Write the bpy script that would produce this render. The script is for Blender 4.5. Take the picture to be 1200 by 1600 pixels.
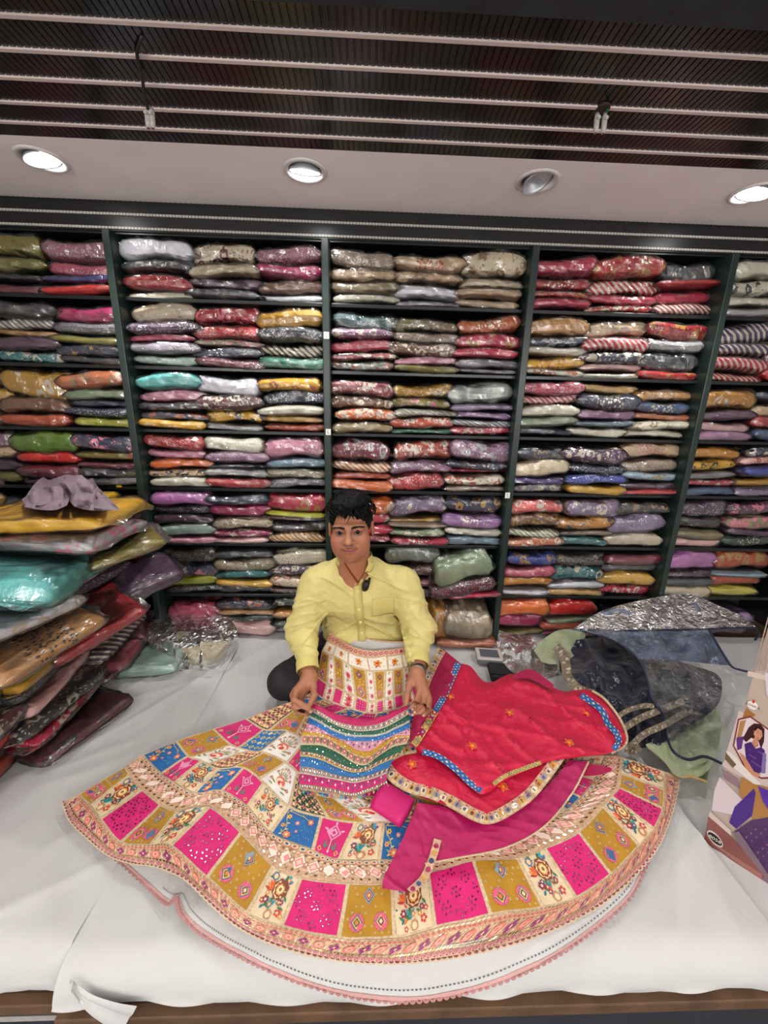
import bpy, bmesh, math, random
import numpy as np
from mathutils import Vector, Matrix, Euler

random.seed(7)
rng = np.random.default_rng(7)
for o in list(bpy.data.objects):
    bpy.data.objects.remove(o, do_unlink=True)
scene = bpy.context.scene
COL = scene.collection

# ------------------------------------------------------------------ camera
# x runs along the shelving, y towards it, z up; the mattress top is z = 0
CAM_ROT = Matrix(((0.9993075, -0.0144159, -0.0343025), (-0.0295398, 0.2531905, -0.9669653), (0.0226247, 0.967309, 0.2525893)))
FPX = 610.0
CAM = Vector((0, 0, 1.05))
cam_data = bpy.data.cameras.new('camera')
cam_data.sensor_fit = 'HORIZONTAL'
cam_data.sensor_width = 36.0
cam_data.lens = FPX / 1200 * 36.0
cam_data.clip_start = 0.02
cam = bpy.data.objects.new('camera', cam_data)
cam.matrix_world = Matrix.Translation(CAM) @ CAM_ROT.to_4x4()
COL.objects.link(cam)
scene.camera = cam

# ------------------------------------------------------------------ light
world = bpy.data.worlds.new('ambient_fill')  # even grey ambient fill from all round, added without a seen source
scene.world = world
world.use_nodes = True
world.node_tree.nodes['Background'].inputs[0].default_value = (0.93, 0.96, 1.0, 1)
world.node_tree.nodes['Background'].inputs[1].default_value = 0.24
scene.view_settings.view_transform = 'Standard'
scene.view_settings.look = 'None'
scene.view_settings.gamma = 1.0
scene.view_settings.use_curve_mapping = False
scene.view_settings.exposure = 0.66


def area_light(name, loc, size, energy, color=(1, 0.97, 0.93)):
    l = bpy.data.lights.new(name, 'AREA')
    l.shape = 'DISK'
    l.size = size
    l.energy = energy
    l.color = color
    o = bpy.data.objects.new(name, l)
    o.location = loc
    COL.objects.link(o)
    return o


for lx, ly, en in ((-1.3, -0.9, 16), (1.6, -0.9, 16), (-0.45, -1.2, 16), (0.6, -1.2, 16), (-1.1, -2.2, 18), (1.2, -2.2, 18)):  # unseen shop lights, lowered and multiplied for bag glints and a brighter soffit
    l = bpy.data.lights.new('unseen_shop_light', 'POINT')
    l.energy = en
    l.shadow_soft_size = 0.09
    l.color = (1, 0.975, 0.94)
    o = bpy.data.objects.new('unseen_shop_light', l)
    o.location = (lx, ly, 1.32)
    COL.objects.link(o)


def spot(name, loc, target, energy, angle=110, size=0.03, blend=0.6):
    l = bpy.data.lights.new(name, 'SPOT')
    l.energy = energy
    l.spot_size = math.radians(angle)
    l.spot_blend = blend
    l.shadow_soft_size = size
    l.color = (1, 0.98, 0.95)
    o = bpy.data.objects.new(name, l)
    o.location = loc
    d = Vector(target) - Vector(loc)
    o.rotation_euler = d.to_track_quat('-Z', 'Y').to_euler()
    COL.objects.link(o)
    return o


# ------------------------------------------------------------------ helpers
def ray(px, py):
    return (CAM_ROT @ Vector((px - 600, 800 - py, -FPX))).normalized()


def atz(px, py, z=0.0):
    d = ray(px, py)
    return CAM + d * ((z - CAM.z) / d.z)


def aty(px, py, y):
    d = ray(px, py)
    return CAM + d * (y / d.y)


def atx(px, py, x):
    d = ray(px, py)
    return CAM + d * (x / d.x)


def srgb(h):
    h = h.lstrip('#')
    c = [int(h[i:i + 2], 16) / 255 for i in (0, 2, 4)]
    return tuple(v / 12.92 if v <= 0.04045 else ((v + 0.055) / 1.055) ** 2.4 for v in c)


def tag(o, label=None, cat=None, group=None, kind=None):
    if label: o['label'] = label
    if cat: o['category'] = cat
    if group: o['group'] = group
    if kind: o['kind'] = kind
    return o


def empty(name, loc=(0, 0, 0)):
    o = bpy.data.objects.new(name, None)
    o.location = loc
    o.empty_display_size = 0.05
    COL.objects.link(o)
    return o


def link(name, me, mat=None, parent=None, smooth=False):
    """one mesh object; geometry is in world space and stays put under its parent"""
    if mat is not None and not me.materials:
        me.materials.append(mat)
    if smooth:
        me.polygons.foreach_set('use_smooth', [True] * len(me.polygons))
    o = bpy.data.objects.new(name, me)
    COL.objects.link(o)
    if parent is not None:
        o.parent = parent
        o.matrix_parent_inverse = Matrix.LocRotScale(parent.location, parent.rotation_euler, parent.scale).inverted()
    return o


def mesh(name, verts, faces, mat=None, parent=None, smooth=False, colors=None, mats=None, midx=None):
    me = bpy.data.meshes.new(name)
    me.from_pydata([tuple(v) for v in verts], [], faces)
    if mats:
        for m in mats: me.materials.append(m)
        if midx is not None: me.polygons.foreach_set('material_index', midx)
    if colors is not None:
        at = me.color_attributes.new('Col', 'FLOAT_COLOR', 'POINT')
        at.data.foreach_set('color', np.asarray(colors, dtype=np.float32).ravel())
    me.update()
    return link(name, me, mat, parent, smooth)


class MB:
    """collects simple shapes into one mesh"""
    def __init__(self):
        self.v, self.f, self.c = [], [], []

    def add(self, verts, faces, col=None):
        n = len(self.v)
        self.v += [tuple(p) for p in verts]
        self.f += [tuple(i + n for i in f) for f in faces]
        if col is not None: self.c += [(*col[:3], 1.0)] * len(verts)
        return self

    def box(self, x0, x1, y0, y1, z0, z1, col=None):
        v = [(x, y, z) for z in (z0, z1) for y in (y0, y1) for x in (x0, x1)]
        f = [(0, 2, 3, 1), (4, 5, 7, 6), (0, 1, 5, 4), (2, 6, 7, 3), (0, 4, 6, 2), (1, 3, 7, 5)]
        return self.add(v, f, col)

    def tube(self, pts, rad, n=8, col=None, cap=True):
        pts = [Vector(p) for p in pts]
        rad = rad if hasattr(rad, '__len__') else [rad] * len(pts)
        vs, fs = [], []
        up = Vector((0.13, 0.21, 0.97))
        for i, p in enumerate(pts):
            t = (pts[min(i + 1, len(pts) - 1)] - pts[max(i - 1, 0)]).normalized()
            a = t.cross(up)
            if a.length < 1e-4: a = t.cross(Vector((1, 0, 0)))
            a.normalize(); b = t.cross(a)
            for k in range(n):
                w = 2 * math.pi * k / n
                vs.append(p + (a * math.cos(w) + b * math.sin(w)) * rad[i])
        for i in range(len(pts) - 1):
            for k in range(n):
                k2 = (k + 1) % n
                fs.append((i * n + k, i * n + k2, (i + 1) * n + k2, (i + 1) * n + k))
        if cap:
            fs.append(tuple(range(n))[::-1]); fs.append(tuple((len(pts) - 1) * n + k for k in range(n)))
        return self.add(vs, fs, col)

    def build(self, name, mat, parent=None, smooth=False, bevel=0):
        o = mesh(name, self.v, self.f, mat, parent, smooth, self.c if self.c else None)
        if bevel:
            m = o.modifiers.new('bevel', 'BEVEL'); m.width = bevel; m.segments = 2; m.limit_method = 'ANGLE'
        return o


def grid_faces(nu, nv, wrap=False):
    f = []
    for j in range(nv - 1):
        for i in range(nu - (0 if wrap else 1)):
            i2 = (i + 1) % nu
            f.append((j * nu + i, j * nu + i2, (j + 1) * nu + i2, (j + 1) * nu + i))
    return f


# numpy value noise
_perm = rng.random((64, 64, 64)).astype(np.float32)


def vnoise(x, y, z=0.0):
    x, y, z = np.broadcast_arrays(np.asarray(x, float), np.asarray(y, float), np.asarray(z, float))
    xi, yi, zi = np.floor(x).astype(int), np.floor(y).astype(int), np.floor(z).astype(int)
    fx, fy, fz = x - xi, y - yi, z - zi
    fx, fy, fz = [t * t * (3 - 2 * t) for t in (fx, fy, fz)]
    r = 0
    for a in (0, 1):
        for b in (0, 1):
            for c in (0, 1):
                w = (fx if a else 1 - fx) * (fy if b else 1 - fy) * (fz if c else 1 - fz)
                r = r + w * _perm[(xi + a) % 64, (yi + b) % 64, (zi + c) % 64]
    return r * 2 - 1


def fbm(x, y, z=0.0, o=3):
    return sum(vnoise(np.asarray(x) * 2 ** k, np.asarray(y) * 2 ** k, np.asarray(z) * 2 ** k + k * 7.3) * 0.5 ** k for k in range(o))


def catmull(P, n):
    """n points along a smooth curve through control points P, uniform in the control index"""
    P = np.asarray([tuple(p) for p in P], float)
    m = len(P)
    Q = np.vstack([2 * P[0] - P[1], P, 2 * P[-1] - P[-2]])
    s = np.linspace(0, m - 1, n) if np.isscalar(n) else np.asarray(n) * (m - 1)
    i = np.clip(np.floor(s).astype(int), 0, m - 2)
    t = (s - i)[:, None]
    p0, p1, p2, p3 = Q[i], Q[i + 1], Q[i + 2], Q[i + 3]
    return 0.5 * (2 * p1 + (p2 - p0) * t + (2 * p0 - 5 * p1 + 4 * p2 - p3) * t ** 2 + (3 * p1 - p0 - 3 * p2 + p3) * t ** 3)


# ------------------------------------------------------------------ materials
def new_mat(name):
    m = bpy.data.materials.new(name)
    m.use_nodes = True
    return m, m.node_tree, m.node_tree.nodes['Principled BSDF']


def nd(nt, kind, **kw):
    n = nt.nodes.new(kind)
    for k, v in kw.items():
        if k in n.inputs.keys() if isinstance(k, str) else False: n.inputs[k].default_value = v
        else: setattr(n, k, v)
    return n


def bump(nt, bsdf, scale, strength, dist=0.002, detail=3, coord='Object', vec=None):
    tc = nt.nodes.new('ShaderNodeTexCoord')
    tx = nt.nodes.new('ShaderNodeTexNoise')
    tx.inputs['Scale'].default_value = scale
    tx.inputs['Detail'].default_value = detail
    nt.links.new(vec or tc.outputs[coord], tx.inputs['Vector'])
    b = nt.nodes.new('ShaderNodeBump')
    b.inputs['Strength'].default_value = strength
    b.inputs['Distance'].default_value = dist
    nt.links.new(tx.outputs['Fac'], b.inputs['Height'])
    nt.links.new(b.outputs[0], bsdf.inputs['Normal'])
    return tx, b


def simple(name, hexcol, rough=0.6, metal=0.0, bscale=0, bstr=0.3, bdist=0.002, spec=0.5, var=0.0, vscale=6, sheen=0, alpha=1, emit=0):
    m, nt, p = new_mat(name)
    c = srgb(hexcol) if isinstance(hexcol, str) else hexcol
    p.inputs['Base Color'].default_value = (*c, 1)
    p.inputs['Roughness'].default_value = rough
    p.inputs['Metallic'].default_value = metal
    p.inputs['Specular IOR Level'].default_value = spec
    p.inputs['Sheen Weight'].default_value = sheen
    if emit:
        p.inputs['Emission Color'].default_value = (1, 0.98, 0.95, 1)
        p.inputs['Emission Strength'].default_value = emit
    if bscale: bump(nt, p, bscale, bstr, bdist)
    if var:
        tc = nt.nodes.new('ShaderNodeTexCoord')
        tx = nt.nodes.new('ShaderNodeTexNoise')
        tx.inputs['Scale'].default_value = vscale
        tx.inputs['Detail'].default_value = 4
        nt.links.new(tc.outputs['Object'], tx.inputs['Vector'])
        r = nt.nodes.new('ShaderNodeMapRange')
        r.inputs['From Min'].default_value = 0.3; r.inputs['From Max'].default_value = 0.7
        r.inputs['To Min'].default_value = 1 - var; r.inputs['To Max'].default_value = 1 + var
        nt.links.new(tx.outputs['Fac'], r.inputs['Value'])
        mx = nt.nodes.new('ShaderNodeVectorMath'); mx.operation = 'MULTIPLY'
        mx.inputs[0].default_value = c
        nt.links.new(r.outputs[0], mx.inputs[1])
        nt.links.new(mx.outputs[0], p.inputs['Base Color'])
    return m


def math_node(nt, op, a, b=None, c=None):
    n = nt.nodes.new('ShaderNodeMath'); n.operation = op
    for i, v in enumerate((a, b, c)):
        if v is None: continue
        if isinstance(v, (int, float)): n.inputs[i].default_value = v
        else: nt.links.new(v, n.inputs[i])
    return n.outputs[0]


def mix_col(nt, fac, a, b):
    n = nt.nodes.new('ShaderNodeMix'); n.data_type = 'RGBA'
    for s, v in ((n.inputs[0], fac), (n.inputs[6], a), (n.inputs[7], b)):
        if isinstance(v, (int, float)): s.default_value = v
        elif isinstance(v, tuple): s.default_value = (*v[:3], 1)
        else: nt.links.new(v, s)
    return n.outputs[2]


def step(nt, x, lo, hi):
    n = nt.nodes.new('ShaderNodeMapRange'); n.interpolation_type = 'SMOOTHSTEP'
    n.inputs['From Min'].default_value = lo; n.inputs['From Max'].default_value = hi
    nt.links.new(x, n.inputs['Value'])
    return n.outputs[0]


def plastic(name, scale=46, haze=0.008, gloss=1.0, tint=(0.985, 0.99, 1.0), rough=0.13, bd=0.003):
    """thin clear polythene: see-through film with crinkled glints"""
    m, nt, p = new_mat(name)
    nt.nodes.remove(p)
    out = nt.nodes['Material Output']
    tr = nt.nodes.new('ShaderNodeBsdfTransparent'); tr.inputs[0].default_value = (*tint, 1)
    gl = nt.nodes.new('ShaderNodeBsdfGlossy'); gl.inputs['Roughness'].default_value = rough
    df = nt.nodes.new('ShaderNodeBsdfDiffuse'); df.inputs[0].default_value = (0.8, 0.82, 0.85, 1)
    tc = nt.nodes.new('ShaderNodeTexCoord'); oi = nt.nodes.new('ShaderNodeObjectInfo')
    ad = nt.nodes.new('ShaderNodeVectorMath'); ad.operation = 'ADD'
    sc = nt.nodes.new('ShaderNodeVectorMath'); sc.operation = 'SCALE'; sc.inputs[0].default_value = (9, 5, 7)
    nt.links.new(oi.outputs['Random'], sc.inputs['Scale'])
    nt.links.new(tc.outputs['Object'], ad.inputs[0]); nt.links.new(sc.outputs[0], ad.inputs[1])
    nz = nt.nodes.new('ShaderNodeTexNoise'); nz.inputs['Scale'].default_value = scale; nz.inputs['Detail'].default_value = 4
    nz.inputs['Distortion'].default_value = 1.2
    nt.links.new(ad.outputs[0], nz.inputs['Vector'])
    rg = math_node(nt, 'ABSOLUTE', math_node(nt, 'SUBTRACT', nz.outputs['Fac'], 0.5))
    b = nt.nodes.new('ShaderNodeBump'); b.inputs['Strength'].default_value = 1.0; b.inputs['Distance'].default_value = bd
    nt.links.new(rg, b.inputs['Height'])
    nt.links.new(b.outputs[0], gl.inputs['Normal'])
    lw = nt.nodes.new('ShaderNodeFresnel'); lw.inputs['IOR'].default_value = 1.45
    fac = math_node(nt, 'MULTIPLY_ADD', lw.outputs[0], gloss, 0.09)
    fac.node.use_clamp = True
    mx = nt.nodes.new('ShaderNodeMixShader'); nt.links.new(fac, mx.inputs[0])
    nt.links.new(tr.outputs[0], mx.inputs[1]); nt.links.new(gl.outputs[0], mx.inputs[2])
    m2 = nt.nodes.new('ShaderNodeMixShader'); 
    # white diffuse lines painted in, imitating light caught on the film's creases
    n2 = nt.nodes.new('ShaderNodeTexNoise'); n2.inputs['Scale'].default_value = scale * 0.55; n2.inputs['Detail'].default_value = 3; n2.inputs['Distortion'].default_value = 2.0
    nt.links.new(ad.outputs[0], n2.inputs['Vector'])
    cr = step(nt, math_node(nt, 'ABSOLUTE', math_node(nt, 'SUBTRACT', n2.outputs['Fac'], 0.5)), 0.022, 0.0)
    nt.links.new(math_node(nt, 'MULTIPLY_ADD', cr, 0.05, haze), m2.inputs[0])
    nt.links.new(mx.outputs[0], m2.inputs[1]); nt.links.new(df.outputs[0], m2.inputs[2])
    nt.links.new(m2.outputs[0], out.inputs['Surface'])
    return m


M = {}
M['black_laminate'] = simple('black_laminate', '#15171a', 0.25, bscale=30, bstr=0.05)
M['green_glass_edge'] = simple('green_glass_edge', '#1c2b27', 0.34, bscale=14, bstr=0.08, spec=0.5)
M['shelf_board'] = simple('shelf_board', '#161a1c', 0.3)
M['cupboard_back'] = simple('cupboard_back', '#20211f', 0.6)
M['ceiling_dark'] = simple('ceiling_dark', '#1c1613', 0.2, spec=0.6, var=0.35, vscale=3)
M['strip'] = simple('strip', '#d8c9c5', 0.45)
M['fascia_black'] = simple('fascia_black', '#141416', 0.35)
M['fascia_strip'] = simple('fascia_strip', '#b5b2ae', 0.3)
M['soffit'] = simple('soffit', '#f8f2f3', 0.7, var=0.03, vscale=8)
M['beam'] = simple('beam', '#26282e', 0.8, bscale=40, bstr=0.4, var=0.3, vscale=20)
M['wall'] = simple('wall', '#c9c4bc', 0.8)
M['floor'] = simple('floor', '#54565a', 0.5)
M['white_plastic'] = simple('white_plastic', '#d9d5d6', 0.4)
M['steel'] = simple('steel', '#b5b7ba', 0.25, 1.0)
M['reflector'] = simple('reflector', '#c9cdd2', 0.42, 0.6)
M['lamp_bright'] = simple('lamp_bright', '#ffffff', 0.5, emit=60)
M['lamp_on'] = simple('lamp_on', '#ffffff', 0.5, emit=14)
M['black_rubber'] = simple('black_rubber', '#121214', 0.5)
M['green_wire'] = simple('green_wire', '#12604a', 0.5)
M['connector'] = simple('connector', '#b9b2ae', 0.35)
M['sticker'] = simple('sticker', '#e4e4e2', 0.6)
M['ink'] = simple('ink', '#1a1a1c', 0.6)
M['yellow_tag'] = simple('yellow_tag', '#e3c21d', 0.6)
M['bag'] = plastic('clear_polythene')
M['film'] = plastic('clear_film', scale=24, haze=0.02, gloss=1.0, rough=0.16, bd=0.025)
M['thread'] = None


def vcol_mat(name, rough=0.6, metal=0.0, bscale=0, bstr=0.3, bdist=0.001, sheen=0.0):
    m, nt, p = new_mat(name)
    a = nt.nodes.new('ShaderNodeAttribute'); a.attribute_name = 'Col'
    nt.links.new(a.outputs['Color'], p.inputs['Base Color'])
    p.inputs['Roughness'].default_value = rough
    p.inputs['Metallic'].default_value = metal
    p.inputs['Sheen Weight'].default_value = sheen
    if bscale: bump(nt, p, bscale, bstr, bdist)
    return m


M['thread'] = vcol_mat('embroidery_thread', 0.5, bscale=700, bstr=0.4)
M['mirror'] = vcol_mat('mirror_sequins', 0.18, 1.0)
M['print'] = vcol_mat('glossy_print', 0.25)

ACC = {'w': '#d8cdb8', 'g': '#b08a3c', 'p': '#d9788c', 'k': '#1c1a22', 'r': '#6e1626', 's': '#bfc0c4', 'n': '#1f2b4a', 'o': '#b3562b', 'c': '#8f7350'}
_fab = {}


def fabric(pattern='pl', acc='w'):
    key = (pattern, acc)
    if key in _fab: return _fab[key]
    m, nt, p = new_mat('packed_fabric_%s_%s' % key)
    oi = nt.nodes.new('ShaderNodeObjectInfo'); tc = nt.nodes.new('ShaderNodeTexCoord')
    sc = nt.nodes.new('ShaderNodeVectorMath'); sc.operation = 'SCALE'; sc.inputs[0].default_value = (3.1, 7.7, 5.3)
    nt.links.new(oi.outputs['Random'], sc.inputs['Scale'])
    ad = nt.nodes.new('ShaderNodeVectorMath'); ad.operation = 'ADD'
    nt.links.new(tc.outputs['Object'], ad.inputs[0]); nt.links.new(sc.outputs[0], ad.inputs[1])
    V = ad.outputs[0]
    base = oi.outputs['Color']
    ac = srgb(ACC[acc])

    def tex(kind, scale, vec=V, **kw):
        t = nt.nodes.new(kind); t.inputs['Scale'].default_value = scale
        for k, v in kw.items():
            if k in t.inputs: t.inputs[k].default_value = v
            else: setattr(t, k, v)
        nt.links.new(vec, t.inputs['Vector'])
        return t
    col = base
    msk = None
    if pattern == 'sp':
        vo = tex('ShaderNodeTexVoronoi', 150)
        n = tex('ShaderNodeTexNoise', 12, Detail=2)
        a = step(nt, vo.outputs['Distance'], 0.42, 0.22)
        b = step(nt, n.outputs['Fac'], 0.38, 0.55)
        msk = math_node(nt, 'MULTIPLY', a, math_node(nt, 'MULTIPLY_ADD', b, 0.7, 0.25))
    elif pattern == 'fl':
        wv = tex('ShaderNodeTexNoise', 45, Detail=1)
        wa = nt.nodes.new('ShaderNodeVectorMath'); wa.operation = 'MULTIPLY_ADD'
        nt.links.new(wv.outputs['Color'], wa.inputs[0]); wa.inputs[1].default_value = (0.03, 0.03, 0.03); nt.links.new(V, wa.inputs[2])
        vo = tex('ShaderNodeTexVoronoi', 24, vec=wa.outputs[0])
        v2 = tex('ShaderNodeTexVoronoi', 75, vec=wa.outputs[0])
        a = step(nt, vo.outputs['Distance'], 0.42, 0.34)
        h = step(nt, vo.outputs['Distance'], 0.16, 0.2)
        msk = math_node(nt, 'MAXIMUM', math_node(nt, 'MULTIPLY', a, h), math_node(nt, 'MULTIPLY', step(nt, v2.outputs['Distance'], 0.3, 0.2), 0.8))
    elif pattern == 'st':
        rt = nt.nodes.new('ShaderNodeVectorRotate'); rt.inputs['Axis'].default_value = (0.2, 1, 0.1); rt.inputs['Angle'].default_value = 0.9
        nt.links.new(V, rt.inputs['Vector'])
        wv = tex('ShaderNodeTexWave', 22, vec=rt.outputs[0], Distortion=2.2)
        wv.inputs['Detail Scale'].default_value = 0.6
        msk = step(nt, wv.outputs['Fac'], 0.5, 0.68)
    elif pattern == 'bd':
        sx = nt.nodes.new('ShaderNodeSeparateXYZ'); nt.links.new(tc.outputs['Object'], sx.inputs[0])
        d = math_node(nt, 'ABSOLUTE', sx.outputs[0])
        n = tex('ShaderNodeTexNoise', 30, Detail=1)
        b = step(nt, math_node(nt, 'MULTIPLY_ADD', n.outputs['Fac'], 0.03, d), 0.075, 0.06)
        vo = tex('ShaderNodeTexVoronoi', 95)
        a = step(nt, vo.outputs['Distance'], 0.48, 0.3)
        msk = math_node(nt, 'MULTIPLY', a, b)
    if msk is not None:
        col = mix_col(nt, msk, col, ac)
    # fold shade imitated by slight random value changes in the cloth colour
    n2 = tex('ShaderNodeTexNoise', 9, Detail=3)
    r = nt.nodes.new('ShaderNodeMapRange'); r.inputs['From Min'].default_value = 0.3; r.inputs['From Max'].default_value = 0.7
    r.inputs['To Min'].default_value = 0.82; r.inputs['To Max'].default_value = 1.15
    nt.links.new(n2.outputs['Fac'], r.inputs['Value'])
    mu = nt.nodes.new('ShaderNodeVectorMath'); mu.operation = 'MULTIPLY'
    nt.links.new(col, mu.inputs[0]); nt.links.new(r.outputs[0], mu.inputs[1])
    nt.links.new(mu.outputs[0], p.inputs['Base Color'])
    p.inputs['Roughness'].default_value = 0.55
    if pattern in ('sp', 'bd'):
        nt.links.new(math_node(nt, 'MULTIPLY_ADD', msk, -0.3, 0.6), p.inputs['Roughness'])
        nt.links.new(math_node(nt, 'MULTIPLY', msk, 0.5), p.inputs['Metallic'])
    st = nt.nodes.new('ShaderNodeMapping'); st.inputs['Scale'].default_value = (0.45, 1, 1.6)
    nt.links.new(V, st.inputs['Vector'])
    bump(nt, p, 38, 0.55, 0.012, 3, vec=st.outputs[0])
    _fab[key] = m
    return m

# ------------------------------------------------------------------ the room
ZC = 1.746
SH_Y = 1.645          # front of the shelf boards
mesh('wall_back', [(-1.75, 1.975, -0.5), (2.3, 1.975, -0.5), (2.3, 1.975, 1.9), (-1.75, 1.975, 1.9)], [(0, 1, 2, 3)], M['wall']); tag(bpy.data.objects['wall_back'], kind='structure')
tag(mesh('wall_left', [(-1.76, -3, -0.5), (-1.76, 1.975, -0.5), (-1.76, 1.975, 1.9), (-1.76, -3, 1.9)], [(0, 1, 2, 3)], M['wall']), kind='structure')
tag(mesh('wall_right', [(2.3, -3, -0.5), (2.3, 1.975, -0.5), (2.3, 1.975, 1.9), (2.3, -3, 1.9)], [(3, 2, 1, 0)], M['wall']), kind='structure')
tag(mesh('floor', [(-1.76, -3, -0.47), (2.3, -3, -0.47), (2.3, 1.975, -0.47), (-1.76, 1.975, -0.47)], [(0, 1, 2, 3)], M['floor']), kind='structure')

ceil = tag(empty('ceiling', (0, 1.1, ZC)), kind='structure')
# dark glossy fluted planks, their flutes running towards the shelves, with pale strips between
strips = [0.882, 0.957, 1.032, 1.106, 1.182, 1.253, 1.308]
flute = 0.0146
for k in range(len(strips) - 1):
    y0, y1 = strips[k], strips[k + 1]
    vs, fs = [], []
    n = int(3.7 / flute)
    xs = []
    for i in range(n):
        x = -1.62 + i * flute
        xs += [(x, 0), (x + flute * 0.72, 0), (x + flute * 0.80, 0.0022), (x + flute * 0.92, 0.0022)]
    for x, dz in xs:
        vs += [(x, y0, ZC + dz), (x, y1, ZC + dz)]
    for i in range(len(xs) - 1):
        fs.append((2 * i, 2 * i + 1, 2 * i + 3, 2 * i + 2))
    mesh('ceiling_plank', vs, fs, M['ceiling_dark'], ceil)
for k in range(1, len(strips) - 1):
    b = MB(); w = 0.0042
    y = strips[k]
    b.box(-1.7, 2.25, y - w, y + w, ZC - 0.0035, ZC + 0.002)
    b.build('ceiling_strip', M['strip'], ceil)
MB().box(-1.75, 2.29, 0.80, 0.889, ZC - 0.012, ZC + 0.05).build('ceiling_beam', M['beam'], ceil)
MB().box(-1.75, 2.29, -3, 0.80, ZC, ZC + 0.05).build('ceiling_board', M['soffit'], ceil)
MB().box(-1.75, 2.29, 0.889, 1.97, ZC + 0.05, ZC + 0.07).build('ceiling_backing', M['fascia_black'], ceil)

# pale soffit with round cut-outs for the downlights
LIGHTS = [(-0.986, 1.411, 'on'), (-0.213, 1.411, 'dim'), (0.500, 1.411, 'off'), (1.205, 1.425, 'on')]
HR = 0.052
vs, fs = [], []
S0, S1 = 1.308, 1.66
edges = [-1.75]
for lx, ly, _ in LIGHTS: edges += [lx - 0.07, lx + 0.07]
edges.append(2.29)


def quad(x0, x1, y0, y1, z):
    n = len(vs); vs.extend([(x0, y0, z), (x1, y0, z), (x1, y1, z), (x0, y1, z)]); fs.append((n + 3, n + 2, n + 1, n))


for i in range(0, len(edges), 2): quad(edges[i], edges[i + 1], S0, S1, ZC)
for lx, ly, _ in LIGHTS:
    quad(lx - 0.07, lx + 0.07, S0, ly - 0.07, ZC); quad(lx - 0.07, lx + 0.07, ly + 0.07, S1, ZC)
    n = len(vs); K = 32
    for k in range(K):
        a = 2 * math.pi * k / K
        c, s = math.cos(a), math.sin(a); mxx = max(abs(c), abs(s))
        vs.append((lx + 0.07 * c / mxx, ly + 0.07 * s / mxx, ZC)); vs.append((lx + HR * c, ly + HR * s, ZC))
    for k in range(K):
        k2 = (k + 1) % K
        fs.append((n + 2 * k, n + 2 * k + 1, n + 2 * k2 + 1, n + 2 * k2))
mesh('soffit', vs, fs, M['soffit'], ceil)

# black fascia over the shelves with two ribbed metal strips
tr = tag(empty('trim_1', (0, 1.64, 1.65)), kind='structure')
b = MB().box(-1.75, 2.29, 1.642, 1.665, 1.652, ZC - 0.001)
for i in range(190):
    x = -1.5 + i * 0.0175
    b.box(x, x + 0.009, 1.640, 1.642, ZC - 0.006, ZC - 0.001)
b.build('fascia_board', M['fascia_black'], tr)
for z in (1.703, 1.660):
    b = MB()
    for i in range(300):
        x = -1.55 + i * 0.0115
        b.box(x, x + 0.0095, 1.6365, 1.6425, z - 0.0035, z + 0.0035)
    b.build('ribbed_strip', M['fascia_strip'], tr)
MB().box(-1.75, 2.29, 1.650, 1.97, 1.645, 1.652).build('shelf_top_board', M['shelf_board'], tr)

# downlights in the soffit
for k, (lx, ly, st) in enumerate(LIGHTS):
    t = empty('recessed_downlight', (lx, ly, ZC))
    tag(t, ['round recessed downlight glowing white at the far left of the soffit', 'lit round recessed downlight with its ribbed reflector showing, above the second bay',
            'unlit round recessed downlight with grey reflector above the magenta packets', 'round recessed downlight glowing white at the right end of the soffit'][k], 'downlight', 'recessed downlights in the soffit')
    K = 40
    ring = [(0.066, -0.001), (0.066, -0.004), (0.060, -0.006), (0.051, -0.004), (0.050, 0.02)]
    vs, fs = [], []
    for r, z in ring:
        for i in range(K):
            a = 2 * math.pi * i / K
            vs.append((lx + r * math.cos(a), ly + r * math.sin(a), ZC + z))
    fs = grid_faces(K, len(ring), True)
    mesh('trim_ring', vs, fs, M['white_plastic'], t, True)
    # gimbal bowl, tilted
    tilt = Euler({0: (0.12, -0.22, 0), 1: (0.30, 0.05, 0), 2: (-0.28, -0.38, 0), 3: (0.12, 0.22, 0)}[k]).to_matrix()
    prof = [(0.046, -0.004), (0.047, 0.0), (0.042, 0.004), (0.030, 0.030), (0.018, 0.042), (0.014, 0.043)]
    vs, fs = [], []
    K = 48
    for j, (r, z) in enumerate(prof):
        for i in range(K):
            a = 2 * math.pi * i / K
            rr = r * (1 - 0.03 * (i % 2)) if 2 <= j <= 4 else r
            vs.append(Vector((lx, ly, ZC)) + tilt @ Vector((rr * math.cos(a), rr * math.sin(a), z)))
    fs = grid_faces(K, len(prof), True)
    mesh('reflector_bowl', vs, fs, M['reflector'], t, True)
    rr = {'on': 0.0455, 'dim': 0.030, 'off': 0.015}[st]
    zz = {'on': -0.003, 'dim': 0.028, 'off': 0.042}[st]
    vs = [Vector((lx, ly, ZC)) + tilt @ Vector((rr * math.cos(2 * math.pi * i / 24), rr * math.sin(2 * math.pi * i / 24), zz - 0.003 * 0)) for i in range(24)]
    mesh('lamp_lens', vs, [tuple(range(24))], M['white_plastic'] if st == 'off' else (M['lamp_bright'] if st == 'dim' else M['lamp_on']), t)
    mesh('housing', [Vector((lx + 0.052 * math.cos(2 * math.pi * i / 24), ly + 0.052 * math.sin(2 * math.pi * i / 24), ZC + z)) for z in (0.001, 0.048) for i in range(24)],
         grid_faces(24, 2, True) + [tuple(range(24, 48))], M['cupboard_back'], t)
    if st != 'off':
        s = spot('downlight_beam', (lx, ly - 0.004, ZC - 0.012), (lx * 0.75, ly - 0.42, 0.0), 13, 125, 0.035, 0.5)
        s.parent = t; s.matrix_parent_inverse = Matrix.Translation(t.location).inverted()

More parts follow.
